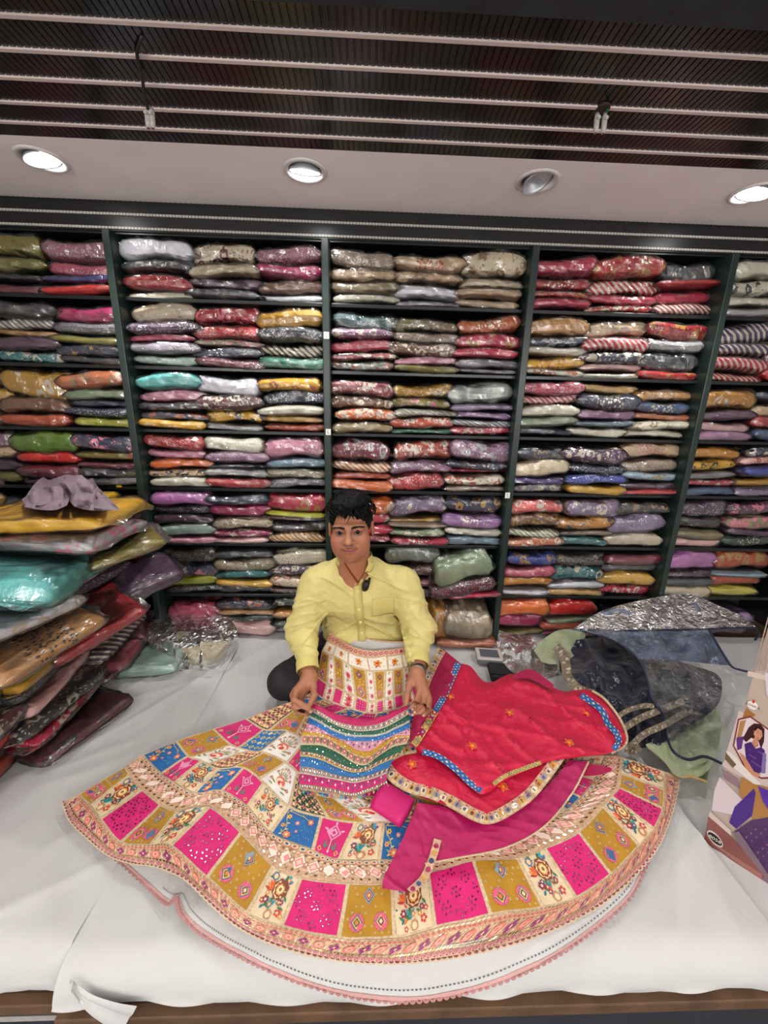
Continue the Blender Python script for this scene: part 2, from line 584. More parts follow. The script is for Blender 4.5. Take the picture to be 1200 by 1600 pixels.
# loose wires with screw connectors hanging from the ceiling
def wire_set(label, pts, wmat, conn):
    t = empty('hanging_wire', pts[0]); tag(t, label, 'wire')
    MB().tube([tuple(p) for p in catmull(pts, 14)], 0.0035, 8).build('cable', wmat, t, True)
    c = Vector(pts[-1])
    for dx in conn:
        b = MB().tube([c + Vector((dx, 0.0, 0.010)), c + Vector((dx, -0.002, 0.002)), c + Vector((dx, -0.004, -0.018)), c + Vector((dx, -0.005, -0.030))], [0.004, 0.0062, 0.0062, 0.0048], 10)
        o = b.build('screw_connector', M['connector'], t, True)
        MB().tube([c + Vector((dx, -0.0082, -0.004)), c + Vector((dx, -0.0132, -0.004))], 0.004, 8).build('screw_collar', M['connector'], o)
        MB().tube([c + Vector((dx, -0.0052, -0.0302)), c + Vector((dx, -0.0053, -0.0312))], 0.0032, 8).build('brass_end', simple('brass', '#8a6350', 0.4, 0.7), o)
    return t


pA = [aty(222, 55, 0.985), aty(214, 85, 1.02), aty(222, 118, 1.07), aty(226, 152, 1.10), aty(234, 178, 1.12)]
pA[0].z = ZC - 0.001
wire_set('black cable hanging from the dark ceiling with a grey screw connector', pA, M['black_rubber'], (-0.004, 0.006))
pB = [aty(951, 162, 1.106), aty(947, 176, 1.10), aty(940, 186, 1.095)]
pB[0].z = ZC - 0.001
wire_set('short green wire at a ceiling hole ending in twin connectors', pB, M['green_wire'], (-0.012, 0.006))
MB().tube([(pB[0].x - 0.012, pB[0].y, ZC - 0.0045), (pB[0].x - 0.012, pB[0].y, ZC + 0.001)], 0.016, 12).build('hole_shade_disc', simple('hole_shade', '#3a2a22', 0.9), ceil)  # dark disc on the ceiling, standing in for the shade inside a hole

# ------------------------------------------------------------------ the shelving
POSTS = [-1.725, -0.947, -0.178, 0.592, 1.345, 2.12]
ZB = [1.44, 1.197, 0.955, 0.715, 0.47, 0.225]
shelf = empty('display_shelving', (0.2, 1.8, -0.02))
tag(shelf, 'tall dark wall shelving with green glass edges filled with bagged clothes', 'shelving')
for x in POSTS:
    MB().box(x - 0.011, x + 0.011, 1.628, 1.965, -0.02, 1.645).build('upright_panel', M['black_laminate'], shelf)
    o = MB().box(x - 0.0135, x + 0.0135, 1.604, 1.628, -0.02, 1.645).build('glass_edging', M['green_glass_edge'], shelf, bevel=0.003)
    b = MB()
    for s in (-1, 1): b.box(x + s * 0.0115, x + s * 0.0145, 1.612, 1.72, -0.02, 1.645)
    b.build('side_lining', M['green_glass_edge'], shelf)
for i in range(5):
    for z in ZB:
        MB().box(POSTS[i] + 0.0145, POSTS[i + 1] - 0.0145, SH_Y, 1.965, z - 0.014, z).build('shelf_board', M['shelf_board'], shelf, bevel=0.002)
MB().box(-1.725, 2.12, 1.965, 1.972, -0.02, 1.645).build('back_panel', M['cupboard_back'], shelf)


def text_mesh(name, s, loc, size, mat, parent, rot=(math.pi / 2, 0, 0), mw=None):
    cu = bpy.data.curves.new(name, 'FONT'); cu.body = s; cu.size = size; cu.align_x = 'CENTER'; cu.align_y = 'CENTER'
    o = bpy.data.objects.new(name, cu); COL.objects.link(o)
    dg = bpy.context.evaluated_depsgraph_get()
    me = bpy.data.meshes.new_from_object(o.evaluated_get(dg))
    bpy.data.objects.remove(o); bpy.data.curves.remove(cu)
    me.transform(mw if mw is not None else Matrix.Translation(loc) @ Euler(rot).to_matrix().to_4x4())
    me.materials.clear()
    return link(name, me, mat, parent)


STICK = ['first white letter sticker on the second upright, beside the crimson packet', 'white letter sticker on the second upright below the third row', 'white letter sticker low on the third upright']
for k, (px, py) in enumerate(((510, 524), (513, 675), (793, 774))):
    p = aty(px, py, 1.6035)
    t = empty('size_sticker', (p.x, 1.603, p.z)); tag(t, STICK[k], 'sticker', 'size stickers on the uprights')
    MB().box(p.x - 0.010, p.x + 0.010, 1.6025, 1.6038, p.z - 0.012, p.z + 0.012).build('paper', M['sticker'], t)
    text_mesh('letter', 'L', (p.x, 1.6022, p.z), 0.020, M['ink'], t)
p = aty(187, 759, 1.643)
tag(MB().box(p.x - 0.012, p.x + 0.008, 1.6405, 1.6435, p.z - 0.006, p.z + 0.006).build('price_tag', M['yellow_tag']), 'small yellow tag stuck on a left shelf edge', 'tag')

# ------------------------------------------------------------------ bagged garments
CN = {'white': ('white', '#dcdce2'), 'cream': ('cream', '#cfc4ac'), 'ivory': ('ivory', '#d3cfbe'), 'ecru': ('ecru', '#b9ab92'), 'beige': ('beige', '#c2aa8c'), 'taupe': ('taupe', '#8d7d6c'),
      'tan': ('tan', '#b98f5e'), 'sand': ('sand', '#d0ad72'), 'brown': ('brown', '#6d4a33'), 'khaki': ('khaki', '#857a5c'), 'charcoal': ('charcoal', '#2a2a30'), 'black': ('black', '#191a1f'),
      'slate': ('slate grey', '#3c4148'), 'grey': ('grey', '#77757a'), 'silver': ('silver grey', '#a5a5a6'), 'lilacgrey': ('lilac grey', '#a59fa8'), 'crimson': ('crimson', '#a3122f'),
      'red': ('red', '#ab1522'), 'wine': ('wine red', '#6a1230'), 'maroon': ('maroon', '#561a26'), 'rani': ('hot pink', '#b8124f'), 'magenta': ('magenta', '#a3135f'), 'pink': ('pink', '#c98ea0'),
      'palepink': ('pale pink', '#d8b4b0'), 'rose': ('rose', '#b4566a'), 'dustyrose': ('dusty rose', '#90606a'), 'rosewood': ('rosewood', '#8c4750'), 'coral': ('coral', '#d96f6c'), 'orchid': ('orchid', '#b680ae'),
      'mauve': ('mauve', '#937088'), 'plum': ('plum', '#4a2c46'), 'purple': ('purple', '#3a2858'), 'violet': ('violet', '#472f7c'), 'lilac': ('lilac', '#9c7ca6'), 'lavender': ('lavender', '#85768f'),
      'indigo': ('indigo', '#2c2b66'), 'navy': ('navy', '#1c2740'), 'denim': ('denim blue', '#30496b'), 'royal': ('royal blue', '#243a8c'), 'steel': ('steel blue', '#6b8796'), 'paleblue': ('pale blue', '#9fb3bd'),
      'aqua': ('aqua', '#6fb9b5'), 'teal': ('teal', '#0f6d70'), 'tealgrey': ('teal grey', '#4c6667'), 'emerald': ('emerald', '#13755a'), 'dkgreen': ('dark green', '#1f3a30'), 'mint': ('mint', '#a9bfb4'),
      'sage': ('sage green', '#8a9a7f'), 'sagegrey': ('sage grey', '#8b948a'), 'olive': ('olive', '#6f6a2c'), 'green': ('leaf green', '#5c7a23'), 'lime': ('lime', '#a8ab1c'), 'yellow': ('yellow', '#d2a91a'),
      'mustard': ('mustard', '#b98f18'), 'gold': ('golden', '#b9852e'), 'paleyellow': ('pale yellow', '#d6cd6a'), 'ochre': ('ochre', '#c28a30'), 'orange': ('orange', '#d3741a'), 'vermilion': ('vermilion', '#cf3d22'),
      'rust': ('rust', '#a8482b'), 'terracotta': ('terracotta', '#b06b4a'), 'bronze': ('bronze', '#6b4a2e')}
PN = {'pl': 'plain', 'sp': 'beaded', 'fl': 'floral', 'st': 'striped', 'bd': 'band-embroidered'}
AN = {'w': 'cream', 'g': 'gold', 'p': 'pink', 'k': 'black', 'r': 'maroon', 's': 'silver', 'n': 'navy', 'o': 'rust', 'c': 'tan'}


def packet_meshes(seed):
    """a folded garment (0.25 x 0.29 x 0.045) and the polythene bag around it"""
    r = np.random.default_rng(seed)
    nu, nv = 20, 15
    W, D, T = 0.122, 0.145, 0.0235
    pu, ex = r.uniform(9, 18), r.uniform(3.0, 4.6)
    g0, g1 = r.uniform(-0.5, 0.0), r.uniform(0.2, 0.7)
    ph = r.uniform(0, 9, 4)

    def shell(grow, tail):
        vs = []
        nu, nv = (40, 30) if tail else (20, 15)
        xs = list(np.linspace(-1, 1, nv))
        if tail:
            xs = [-1 - tail, -1 - tail * 0.45] + xs + [1 + tail * 0.45, 1 + tail]
        for j, x in enumerate(xs):
            c = min(abs(x), 1.0)
            t = (1 - c ** pu) ** 0.5
            t = max(t, 0.52)
            if abs(x) > 1.0001: t = 0.05
            d = D * (1 - 0.06 * c ** 6) + grow
            if abs(x) > 1.0001: d = D * (0.80 if abs(x) > 1 + tail * 0.6 else 0.92)
            for i in range(nu):
                a = 2 * math.pi * i / nu
                cy, sz = math.cos(a), math.sin(a)
                yy = math.copysign(abs(cy) ** (2 / ex), cy); zz = math.copysign(abs(sz) ** (2 / ex), sz)
                lump = 1 + 0.10 * math.sin(3.1 * x + ph[0] + 2 * cy) + 0.06 * math.sin(6.3 * x + ph[1])
                gro = 1 - 0.045 * math.exp(-((sz - g0) / 0.16) ** 2) - 0.045 * math.exp(-((sz - g1) / 0.14) ** 2)
                if tail: gro = 1
                z = zz * (T * t * lump + grow * 0.6)
                z += 0.004 * math.sin(2.2 * x + ph[2])
                if abs(x) > 1.0001: z += 0.006 * math.sin(5 * cy + ph[3]) * (1 if abs(x) > 1 + tail * 0.6 else 0.4) - 0.003
                vs.append((x * W, yy * d * gro, z))
        if tail:      # the film is crumpled into little facets
            V = np.array(vs); rad = np.stack([0 * V[:, 0], V[:, 1] / D, V[:, 2] / T], 1); rad /= np.linalg.norm(rad, axis=1, keepdims=True) + 1e-9
            q = fbm(V[:, 0] * 34 + seed * 7, V[:, 1] * 60, V[:, 2] * 130, 2) + 0.9 * (1 - np.abs(vnoise(V[:, 0] * 30 + V[:, 2] * 40 + seed, V[:, 1] * 30, V[:, 2] * 70 + 5))) ** 4 - 0.1
            V = V + rad * (np.clip(q, -0.3, 1.4) * 0.0034)[:, None]
            vs = [tuple(p) for p in V]
        n = len(xs)
        f = grid_faces(nu, n, True)
        f.append(tuple(range(nu))[::-1]); f.append(tuple((n - 1) * nu + i for i in range(nu)))
        return vs, f
    out = []
    for nm, a in (('garment_packet', shell(0, 0)), ('plastic_bag', shell(0.0035, r.uniform(0.10, 0.22)))):
        me = bpy.data.meshes.new(nm)
        me.from_pydata(a[0], [], a[1]); me.polygons.foreach_set('use_smooth', [nm != 'plastic_bag'] * len(me.polygons)); me.update()
        out.append(me)
    return out


PK = [packet_meshes(s) for s in range(10)]
_pkm = {}


def packet(item, loc, dims, rot, label, group, variant=None, bag=True, name='garment_packet'):
    col, *pa = item.split(':')
    pat = pa[0] if pa else 'pl'
    acc = pa[1] if len(pa) > 1 else ('s' if pat == 'sp' else 'w')
    k = random.randrange(len(PK)) if variant is None else variant
    key = (k, pat, acc)
    if key not in _pkm:
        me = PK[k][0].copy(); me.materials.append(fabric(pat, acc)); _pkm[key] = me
    o = bpy.data.objects.new(name, _pkm[key]); COL.objects.link(o)
    o.location = loc; o.rotation_euler = rot
    o.scale = (dims[0] / 0.244, dims[1] / 0.29, dims[2] / 0.047)
    c = srgb(CN[col][1]); j = random.uniform(0.90, 1.14) if 'shelves' in group else 1.1; lum = sum(c) / 3; c = [max(0, lum + (v - lum) * 1.22) for v in c]
    o.color = (min(1, c[0] * j), min(1, c[1] * j), min(1, c[2] * j), 1)
    tag(o, label, 'garment packet', group)
    if bag:
        bm_ = PK[k][1]
        if not bm_.materials: bm_.materials.append(M['bag'])
        b = bpy.data.objects.new('plastic_bag', bm_); COL.objects.link(b)
        b.parent = o
    return o


def desc(item):
    col, *pa = item.split(':')
    pat = pa[0] if pa else 'pl'
    acc = pa[1] if len(pa) > 1 else ('s' if pat == 'sp' else 'w')
    c = CN[col][0]
    if pat == 'pl': return c
    if pat == 'fl': return '%s %s-flowered' % (c, AN[acc])
    if pat == 'sp': return '%s %s-beaded' % (c, AN[acc])
    if pat == 'st': return '%s %s-striped' % (c, AN[acc])
    return '%s %s-banded' % (c, AN[acc])


BAYS = {
 'far left': [
  ['khaki brown slate wine:sp', 'olive:sp:g*1.8 olive charcoal*.7 wine*.9', 'dustyrose:sp*1.8 rose:sp*1.2 indigo*.7 vermilion*.8'],
  ['olive:fl plum grey:sp tan', 'charcoal*1.2 grey:st*.9 tan*.5 plum teal:fl*.9', 'magenta*1.4 grey:sp*.9 olive*.7 navy:fl:g*.9 charcoal*.6'],
  ['gold*1.5 mustard rust*.8 brown', 'mustard:fl*1.8 brown*1.1 rust:sp:g*.8', 'terracotta:fl:c*1.3 sage navy*.7 navy:sp*.8 lime*.9'],
  ['mauve:fl*1.3 beige:fl:c plum olive', 'green*1.5 vermilion*.9 wine*.9 plum*.6', 'navy:fl:p*1.4 olive:fl:o wine*.7 black*.9 grey:sp*.9'],
  ['slate plum brown', 'brown khaki rust*.9 grey', 'khaki:sp*1.4 silver rust:fl*.9 brown*.8'],
  ['brown wine navy', 'rust brown orange', 'rust:sp:g*.9 orange*.8 sage*.8 yellow*.5'],
  ['navy plum', 'plum maroon', 'plum wine']],
 'second': [
  ['white*1.6 charcoal crimson*1.2 cream*.6', 'cream:fl:r*1.7 ecru*1.1 plum*1.1 slate*.7', 'dustyrose:sp*1.4 magenta*1.2 brown*1.1 white*.7'],
  ['ecru:sp*1.5 plum:sp rose*.6 lilacgrey:sp*.9 mint:sp', 'crimson:fl:p*1.4 red:sp khaki:fl:p*.6 navy*.8 wine:sp*.8', 'mustard*1.4 black:sp cream:st:k*1.1 emerald'],
  ['aqua*1.3 pink*1.1 black*.8 navy:fl:o*.8 yellow*.8', 'white*1.4 maroon:fl*1.2 yellow:fl:k silver*.6', 'yellow:fl:o*1.1 navy:sp*1.2 ivory*.8 mustard*.6 rust*.8'],
  ['red:sp*1.1 pink:sp*.9 orange*.9 beige:fl:k*.7 ivory*.9', 'ivory:sp*1.2 mauve:sp charcoal*.5 silver:sp*.8 crimson*.9', 'pink:sp*1.7 steel*.9 khaki:sp*.9 grey:sp'],
  ['orchid*1.3 black:sp*.9 plum mint:sp*1.1 pink:sp*.7', 'navy magenta*1.3 ecru:sp:k*1.1 magenta:fl*.8 palepink*.7', 'rani:fl:g*1.6 lime*.5 maroon*.5 black*1.1 gold:st'],
  ['charcoal:sp:g*1.3 navy:fl:p lime black:sp*.6', 'slate*.7 khaki:sp*1.2 teal*.8 yellow*.6 black*.8', 'ivory:sp:g*1.4 plum:fl*.8 cream:fl:o*1.2 maroon:fl*.6'],
  ['rose*1.5 grey:sp', 'navy:fl:o*.9 tan*.6 dkgreen*.6 palepink:sp*1.4', 'dkgreen:fl ochre*.8 dkgreen:sp*.7 silver:sp*1.2']],
 'centre': [
  ['taupe:sp*1.6 beige*1.2 khaki*1.1 ivory*.9', 'beige:bd:o*1.4 beige:fl:c white*1.1 lilacgrey*.6', 'cream:fl:c*1.7 ecru*.9 beige*.8 beige:sp*.7'],
  ['tealgrey*1.6 mauve:fl*.9 rani rosewood:fl*.7 sagegrey:fl:o', 'khaki:bd*1.2 taupe:sp*.9 bronze:fl*1.1 pink*.8 olive*.6', 'terracotta:bd*1.4 rani:fl:g*1.2 rani*.8 grey*.9 silver*.4'],
  ['rosewood:fl*1.2 bronze:fl orange:fl*.9 khaki:sp:g*.9', 'mustard:fl*1.2 olive:fl:p*.9 paleblue:st:g*.7 rust:fl*.9 emerald*.5', 'sagegrey*1.8 lavender*.6 lilac*.7 steel:st*.6 rani:fl*.8'],
  ['rosewood:fl:s*1.5 cream:st:o*.9 rust*.7 orange:sp*.8', 'rust:fl*1.5 mauve:sp*1.1 red:sp*1.3', 'mauve:fl:s*1.4 navy:bd*.7 rani*.4 ivory:fl:o*.9 taupe:sp*.5'],
  ['orange:fl*1.5 rani:fl rani*.8 rose:sp*.9', 'lavender:fl*1.6 mustard*.5 taupe*.5 sage:fl*.8 rani:bd*.7', 'navy:fl:g*1.3 lilac:bd*1.1 ivory:sp*.6 steel*.8'],
  ['sagegrey brown:sp', 'sagegrey*1.6 brown:sp rosewood:sp*.8 slate:sp*.7', ''],
  ['grey silver', 'sagegrey khaki', '']],
 'fourth': [
  ['rani:fl:p*1.4 crimson:bd*1.1 crimson:fl:g*.7 rani*.9', 'red:fl:g*1.4 crimson:st*1.2 rani*.7 red:fl*.6', 'slate:sp:g*1.5 crimson*.5 rani rosewood:st*.8'],
  ['tan*1.3 navy:fl:s*.8 ivory*.7 yellow:bd:o ivory:fl:o*.6', 'beige:bd:s*1.3 rani:st*1.2 navy:fl*.9 palepink*.7 ivory*.5', 'crimson:fl:g*1.2 silver*.9 slate*1.3 red:fl:g*.7'],
  ['rose:sp rose:st*.9 ivory*.9 sage:sp*.9 navy*.8', 'sand:sp*.9 navy:bd*1.3 mauve*.9 steel:sp*.6 ivory', 'tan:bd*1.1 denim:bd terracotta*.6 ivory:fl:c*.8 ivory*.8'],
  ['navy:bd:c*1.2 cream*1.2 violet*.6 grey:fl*.7', 'plum:fl*1.3 navy:sp royal:sp*.8 yellow*.8', 'beige:bd:p*1.2 taupe:sp paleblue:bd:g*.8 plum*.7 red*.4'],
  ['coral:fl*1.2 bronze:fl:g*1.2 sage:st*.8 terracotta:fl*.8', 'lavender:fl*1.4 gold:fl:n*1.3 taupe*.5 teal*.9', 'charcoal:fl:c*.9 lavender:sp*1.5 cream:bd:s'],
  ['royal:fl:g*1.1 rose ochre white*.6', 'charcoal:sp:g*1.1 teal:fl*1.1 white*.6 sand*.6', 'wine*.9 slate*.9 yellow:sp:s*1.2 rani:fl'],
  ['orange*1.3 magenta*1.3 olive*.5', 'vermilion*1.3 sage*.4 rust*.8 rose:fl*.5', 'navy charcoal']],
 'far right': [
  ['ivory*1.3 ivory:fl:k ivory*.8 silver:sp*.7', 'ivory cream:fl silver'],
  ['purple:st*1.5 purple:st rani:st*1.1 crimson:st*.7', 'purple:st wine:sp vermilion'],
  ['gold:fl*1.7 plum*.8 palepink*.9 mauve*.8', 'navy beige:sp crimson denim'],
  ['gold*1.1 yellow:fl:k grey:sp*.7 rani:fl*.7 denim*.8', 'navy:fl palepink:fl:o royal mustard lavender:sp'],
  ['plum:sp*1.5 black khaki*.8 palepink*.9', 'plum:fl:p khaki:fl:p plum*.6 dkgreen:bd'],
  ['orchid*1.4 plum:fl*.6 slate*.7 cream', 'rust:fl:g*1.5 paleblue*.4 rust paleyellow*.9'],
  ['denim*1.2 plum', 'lilac:sp plum']]}
ORD = ['top', 'second', 'third', 'fourth', 'fifth', 'sixth', 'bottom']
POS3 = ['left', 'middle', 'right']
POS2 = ['first', 'second']
NTH = ['first', 'second', 'third', 'fourth', 'fifth']
GR = 'bagged garments on the wall shelves'
for bi, (bay, rows) in enumerate(BAYS.items()):
    x0, x1 = POSTS[bi] + 0.016, POSTS[bi + 1] - 0.016
    for ri, stacks in enumerate(rows):
        ztop = (1.640 if ri == 0 else ZB[ri - 1] - 0.014)
        zbot = (ZB[ri] if ri < 6 else 0.012)
        n3 = len(stacks) == 3
        for si, s in enumerate(stacks):
            items = s.split()
            if not items: continue
            if n3: cx = x0 + (x1 - x0) * (si + 0.5) / 3
            elif bay == 'far left': cx = x1 - (x1 - x0) * (1.5 - si) / 3
            else: cx = x0 + (x1 - x0) * (si + 0.5) / 3
            it = [(a.split('*')[0], float(a.split('*')[1]) if '*' in a else 1.0) for a in items]
            tot = sum(w for _, w in it)
            fill = min((ztop - zbot) * random.uniform(0.90, 0.985), tot * 0.062)
            z = zbot + fill
            for k, (nm, w) in enumerate(it):
                h = fill * w / tot
                zc = z - h / 2
                z -= h
                wd = random.uniform(0.246, 0.272)
                rot = (random.uniform(-0.03, 0.03), random.uniform(-0.035, 0.035) * (1 if k else 1.5), random.uniform(-0.09, 0.09))
                loc = (cx + random.uniform(-0.010, 0.010), 1.640 + 0.145 + random.uniform(-0.020, 0.022), zc)
                pos = (POS3 if n3 else POS2)[si]
                nth = 'top' if k == 0 else ('bottom' if k == len(it) - 1 else NTH[k] + ' from top')
                lab = '%s packet, %s in %s stack, %s row of %s bay' % (desc(nm), nth, pos, ORD[ri], bay)
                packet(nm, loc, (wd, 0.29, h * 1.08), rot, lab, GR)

# ------------------------------------------------------------------ the low platform with mattresses and sheets
def bed_z(y):
    """sheet height over the mattress profile, top at 0, rolling over the front edge near y = 0.5"""
    y = np.asarray(y, float)
    t = np.clip((0.570 - y) / 0.075, 0, 1)
    return np.where(y > 0.570, 0.0, -0.072 * (1 - np.sqrt(np.clip(1 - t ** 2.2, 0, 1))))


def onbed(px, py, off=0.004):
    lo = atz(px, py, off)
    if lo.y > 0.58: return lo
    best = None
    for k in range(120):
        z = off - 0.11 * k / 119
        p = atz(px, py, z)
        d = abs(z - off - float(bed_z(p.y)))
        if best is None or d < best[0]: best = (d, p)
    return best[1]


def sheet_material():
    m, nt, p = new_mat('white_cotton_sheet')
    p.inputs['Base Color'].default_value = (*srgb('#c3c3c2'), 1)
    p.inputs['Roughness'].default_value = 0.85
    p.inputs['Sheen Weight'].default_value = 0.15
    tc = nt.nodes.new('ShaderNodeTexCoord')
    mp = nt.nodes.new('ShaderNodeMapping'); mp.inputs['Scale'].default_value = (1, 0.35, 1); mp.inputs['Rotation'].default_value = (0, 0, 0.6)
    nt.links.new(tc.outputs['Object'], mp.inputs['Vector'])
    a = nt.nodes.new('ShaderNodeTexNoise'); a.inputs['Scale'].default_value = 9; a.inputs['Detail'].default_value = 5; a.inputs['Distortion'].default_value = 0.8
    nt.links.new(mp.outputs[0], a.inputs['Vector'])
    w = nt.nodes.new('ShaderNodeTexNoise'); w.inputs['Scale'].default_value = 900
    nt.links.new(tc.outputs['Object'], w.inputs['Vector'])
    b1 = nt.nodes.new('ShaderNodeBump'); b1.inputs['Strength'].default_value = 0.5; b1.inputs['Distance'].default_value = 0.012
    nt.links.new(a.outputs['Fac'], b1.inputs['Height'])
    b2 = nt.nodes.new('ShaderNodeBump'); b2.inputs['Strength'].default_value = 0.12; b2.inputs['Distance'].default_value = 0.001
    nt.links.new(w.outputs['Fac'], b2.inputs['Height']); nt.links.new(b1.outputs[0], b2.inputs['Normal'])
    nt.links.new(b2.outputs[0], p.inputs['Normal'])
    return m


M['sheet'] = sheet_material()
M['mattress'] = simple('mattress_ticking', '#c8c8c4', 0.9)
M['plank'] = simple('worn_plank', '#5e4530', 0.6, bscale=60, bstr=0.5, var=0.35, vscale=14)
M['front_board'] = simple('dark_front_board', '#2b2d33', 0.45, var=0.2, vscale=5)


def ridge(x, y, seed, sx, sy, ang, p=7):
    c, s = math.cos(ang), math.sin(ang)
    u, v = x * c + y * s, -x * s + y * c
    return (1 - np.abs(vnoise(u * sx + seed, v * sy + seed * 1.7, seed))) ** p


def sheet(name, x0, x1, ztop, drop, seed, label, nx, y_end=1.70, yoff=0.0):
    ys = np.concatenate([np.linspace(y_end, 0.585, 90), np.linspace(0.578, 0.4965, 26)])
    xs = np.linspace(x0, x1, nx)
    X, Y = np.meshgrid(xs, ys)
    Zb = bed_z(Y)
    w = 0.0035 * fbm(X * 3 + seed, Y * 3, seed, 2) + 0.0045 * ridge(X, Y, seed, 2.0, 6.5, 0.9) + 0.004 * ridge(X, Y, seed + 5, 1.6, 7, 0.55, 9)
    fr = np.clip((0.62 - Y) / 0.08, 0, 1)
    w = w * (1 - 0.75 * np.exp(-((X - 0.05) / 0.55) ** 4) * (Y < 1.0)) * (1.4 if x0 < -1 else 1.0)
    w = w + (0.2 if -0.7 < x0 < 0 else 1) * fr * 0.006 * ridge(X, Y, seed + 9, 7, 2.5, 0.2, 4)
    Z = Zb * (drop / 0.072) + ztop + w - 0.004
    Yf = Y - fr * 0.002 * np.sin(X * 9 + seed) - fr * 0.002 * np.sin(X * 23 + seed)
    # hanging hem below the rolled edge
    P = np.stack([X, Yf + yoff * np.clip((1.2 - Yf) / .6, 0, 1), Z], -1)
    hem = P[-1].copy()[None].repeat(4, 0)
    for k in range(4):
        hem[k, :, 2] -= (k + 1) * 0.0014 * (1 + 0.4 * np.sin(hem[k, :, 0] * 7 + seed))
        hem[k, :, 1] -= 0.0012 * (k + 1) * np.sin(hem[k, :, 0] * 31)
    P = np.concatenate([P, hem], 0)
    o = mesh(name, P.reshape(-1, 3), [f[::-1] for f in grid_faces(nx, P.shape[0])], M['sheet'], None, True)
    return tag(o, label, 'sheet', 'white sheets on the platform')


plat = empty('seating_platform', (0.2, 1.1, -0.47)); tag(plat, 'low wooden seating platform with a worn plank edge and dark front', 'platform')
MB().box(-1.74, 2.28, 0.51, 1.96, -0.106, -0.083).build('deck', M['plank'], plat)
MB().box(-1.74, -0.588, 0.508, 0.530, -0.108, -0.082).build('plank_edge', M['plank'], plat, bevel=0.003)
MB().box(-0.584, 2.28, 0.486, 0.510, -0.106, -0.078).build('plank_edge', M['plank'], plat, bevel=0.003)
MB().box(-1.74, -0.588, 0.516, 0.53, -0.46, -0.108).build('front_panel', M['front_board'], plat)
MB().box(-0.584, 2.28, 0.494, 0.51, -0.46, -0.106).build('front_panel', M['front_board'], plat)
MB().box(-1.74, -0.592, 0.511, 0.516, -0.132, -0.128).build('metal_strip', M['fascia_strip'], plat)
for x0, x1, z, lab in ((-1.73, -0.592, -0.008, 'flat mattress under the left white sheet'), (-0.580, 0.868, -0.008, 'flat mattress under the broad middle sheet'), (0.892, 2.10, -0.028, 'flat mattress under the right sheet by the purple box')):
    o = MB().box(x0, x1, 0.56, 1.60, -0.082, z - 0.004).build('floor_mattress', M['mattress'], bevel=0.02)
    tag(o, lab, 'mattress', 'mattresses on the platform')
sheet('bed_sheet', -1.735, -0.586, -0.001, 0.076, 3.3, 'white cotton sheet on the left mattress beside the packet pile', 130, yoff=0.022)
sheet('bed_sheet', -0.588, 0.872, 0.0, 0.072, 8.1, 'broad white cotton sheet under the patchwork skirt', 170)
sheet('bed_sheet', 0.885, 2.10, -0.020, 0.06, 14.2, 'white sheet under the printed purple box at the right', 110)
# loose corner of the middle sheet folded down over the plank
A = [aty(110, 1528, 0.510), aty(140, 1552, 0.494), aty(180, 1566, 0.486), aty(214, 1572, 0.484)]
B = [aty(114, 1548, 0.492), aty(138, 1580, 0.482), aty(165, 1600, 0.480), aty(188, 1616, 0.479)]
A, B = catmull(A, 16), catmull(B, 16)
P = np.stack([A * (1 - t) + B * t + np.array([0, -0.004 * math.sin(t * 9), 0]) for t in np.linspace(0, 1, 8)])
tag(mesh('bed_sheet_corner', P.reshape(-1, 3), [f[::-1] for f in grid_faces(16, 8)], M['sheet'], None, True), 'loose sheet corner folded down over the plank at the left seam', 'sheet')

# ------------------------------------------------------------------ pile of bagged garments along the left side
PILE = {
 'near pile': (0.805, -1.135, 0.012, 'rust:sp:o maroon vermilion:fl:k maroon:fl sage mustard rosewood mauve taupe:sp mustard denim:fl:c tan:bd:k white:fl sage'.split(), 0.049),
 'middle pile': (1.115, -1.130, 0.012, 'rosewood:fl rani:fl:w black:fl:w palepink black:sp mustard lime taupe vermilion crimson sage tan:bd:k'.split(), 0.0455),
 'far pile': (1.435, -1.115, 0.012, 'maroon:fl rosewood plum:st beige lime vermilion crimson plum:sp palepink sage magenta khaki:sp silver:fl:p yellow'.split(), 0.0505),
 'rear pile': (1.20, -1.42, 0.012, 'grey brown plum olive rust wine slate navy gold brown khaki:fl beige:fl:c mauve:sp:s dustyrose:sp'.split(), 0.062)}
for nm, (yc, xc, z, items, hh) in PILE.items():
    for k, it in enumerate(items):
        h = hh * random.uniform(0.88, 1.12)
        lean = 0.03 * math.sin(k * 1.3 + yc * 5)
        nth = 'bottom' if k == 0 else ('top' if k == len(items) - 1 else '%s from bottom' % ['', 'second', 'third', 'fourth', 'fifth', 'sixth', 'seventh', 'eighth', 'ninth', 'tenth', 'eleventh', 'twelfth', 'thirteenth'][k])
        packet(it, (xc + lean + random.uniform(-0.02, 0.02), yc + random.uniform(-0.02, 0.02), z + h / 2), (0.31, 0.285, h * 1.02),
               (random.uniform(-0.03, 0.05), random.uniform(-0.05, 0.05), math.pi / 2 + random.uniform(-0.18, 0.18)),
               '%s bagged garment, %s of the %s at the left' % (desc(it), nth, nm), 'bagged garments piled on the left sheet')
        z += h
PZ = z


def loose(item, px, py, z, dims, rz, label, tilt=(0, 0)):
    p = atz(px, py, z)
    return packet(item, (p.x, p.y, z), dims, (tilt[0], tilt[1], rz), label, 'loose bagged garments')


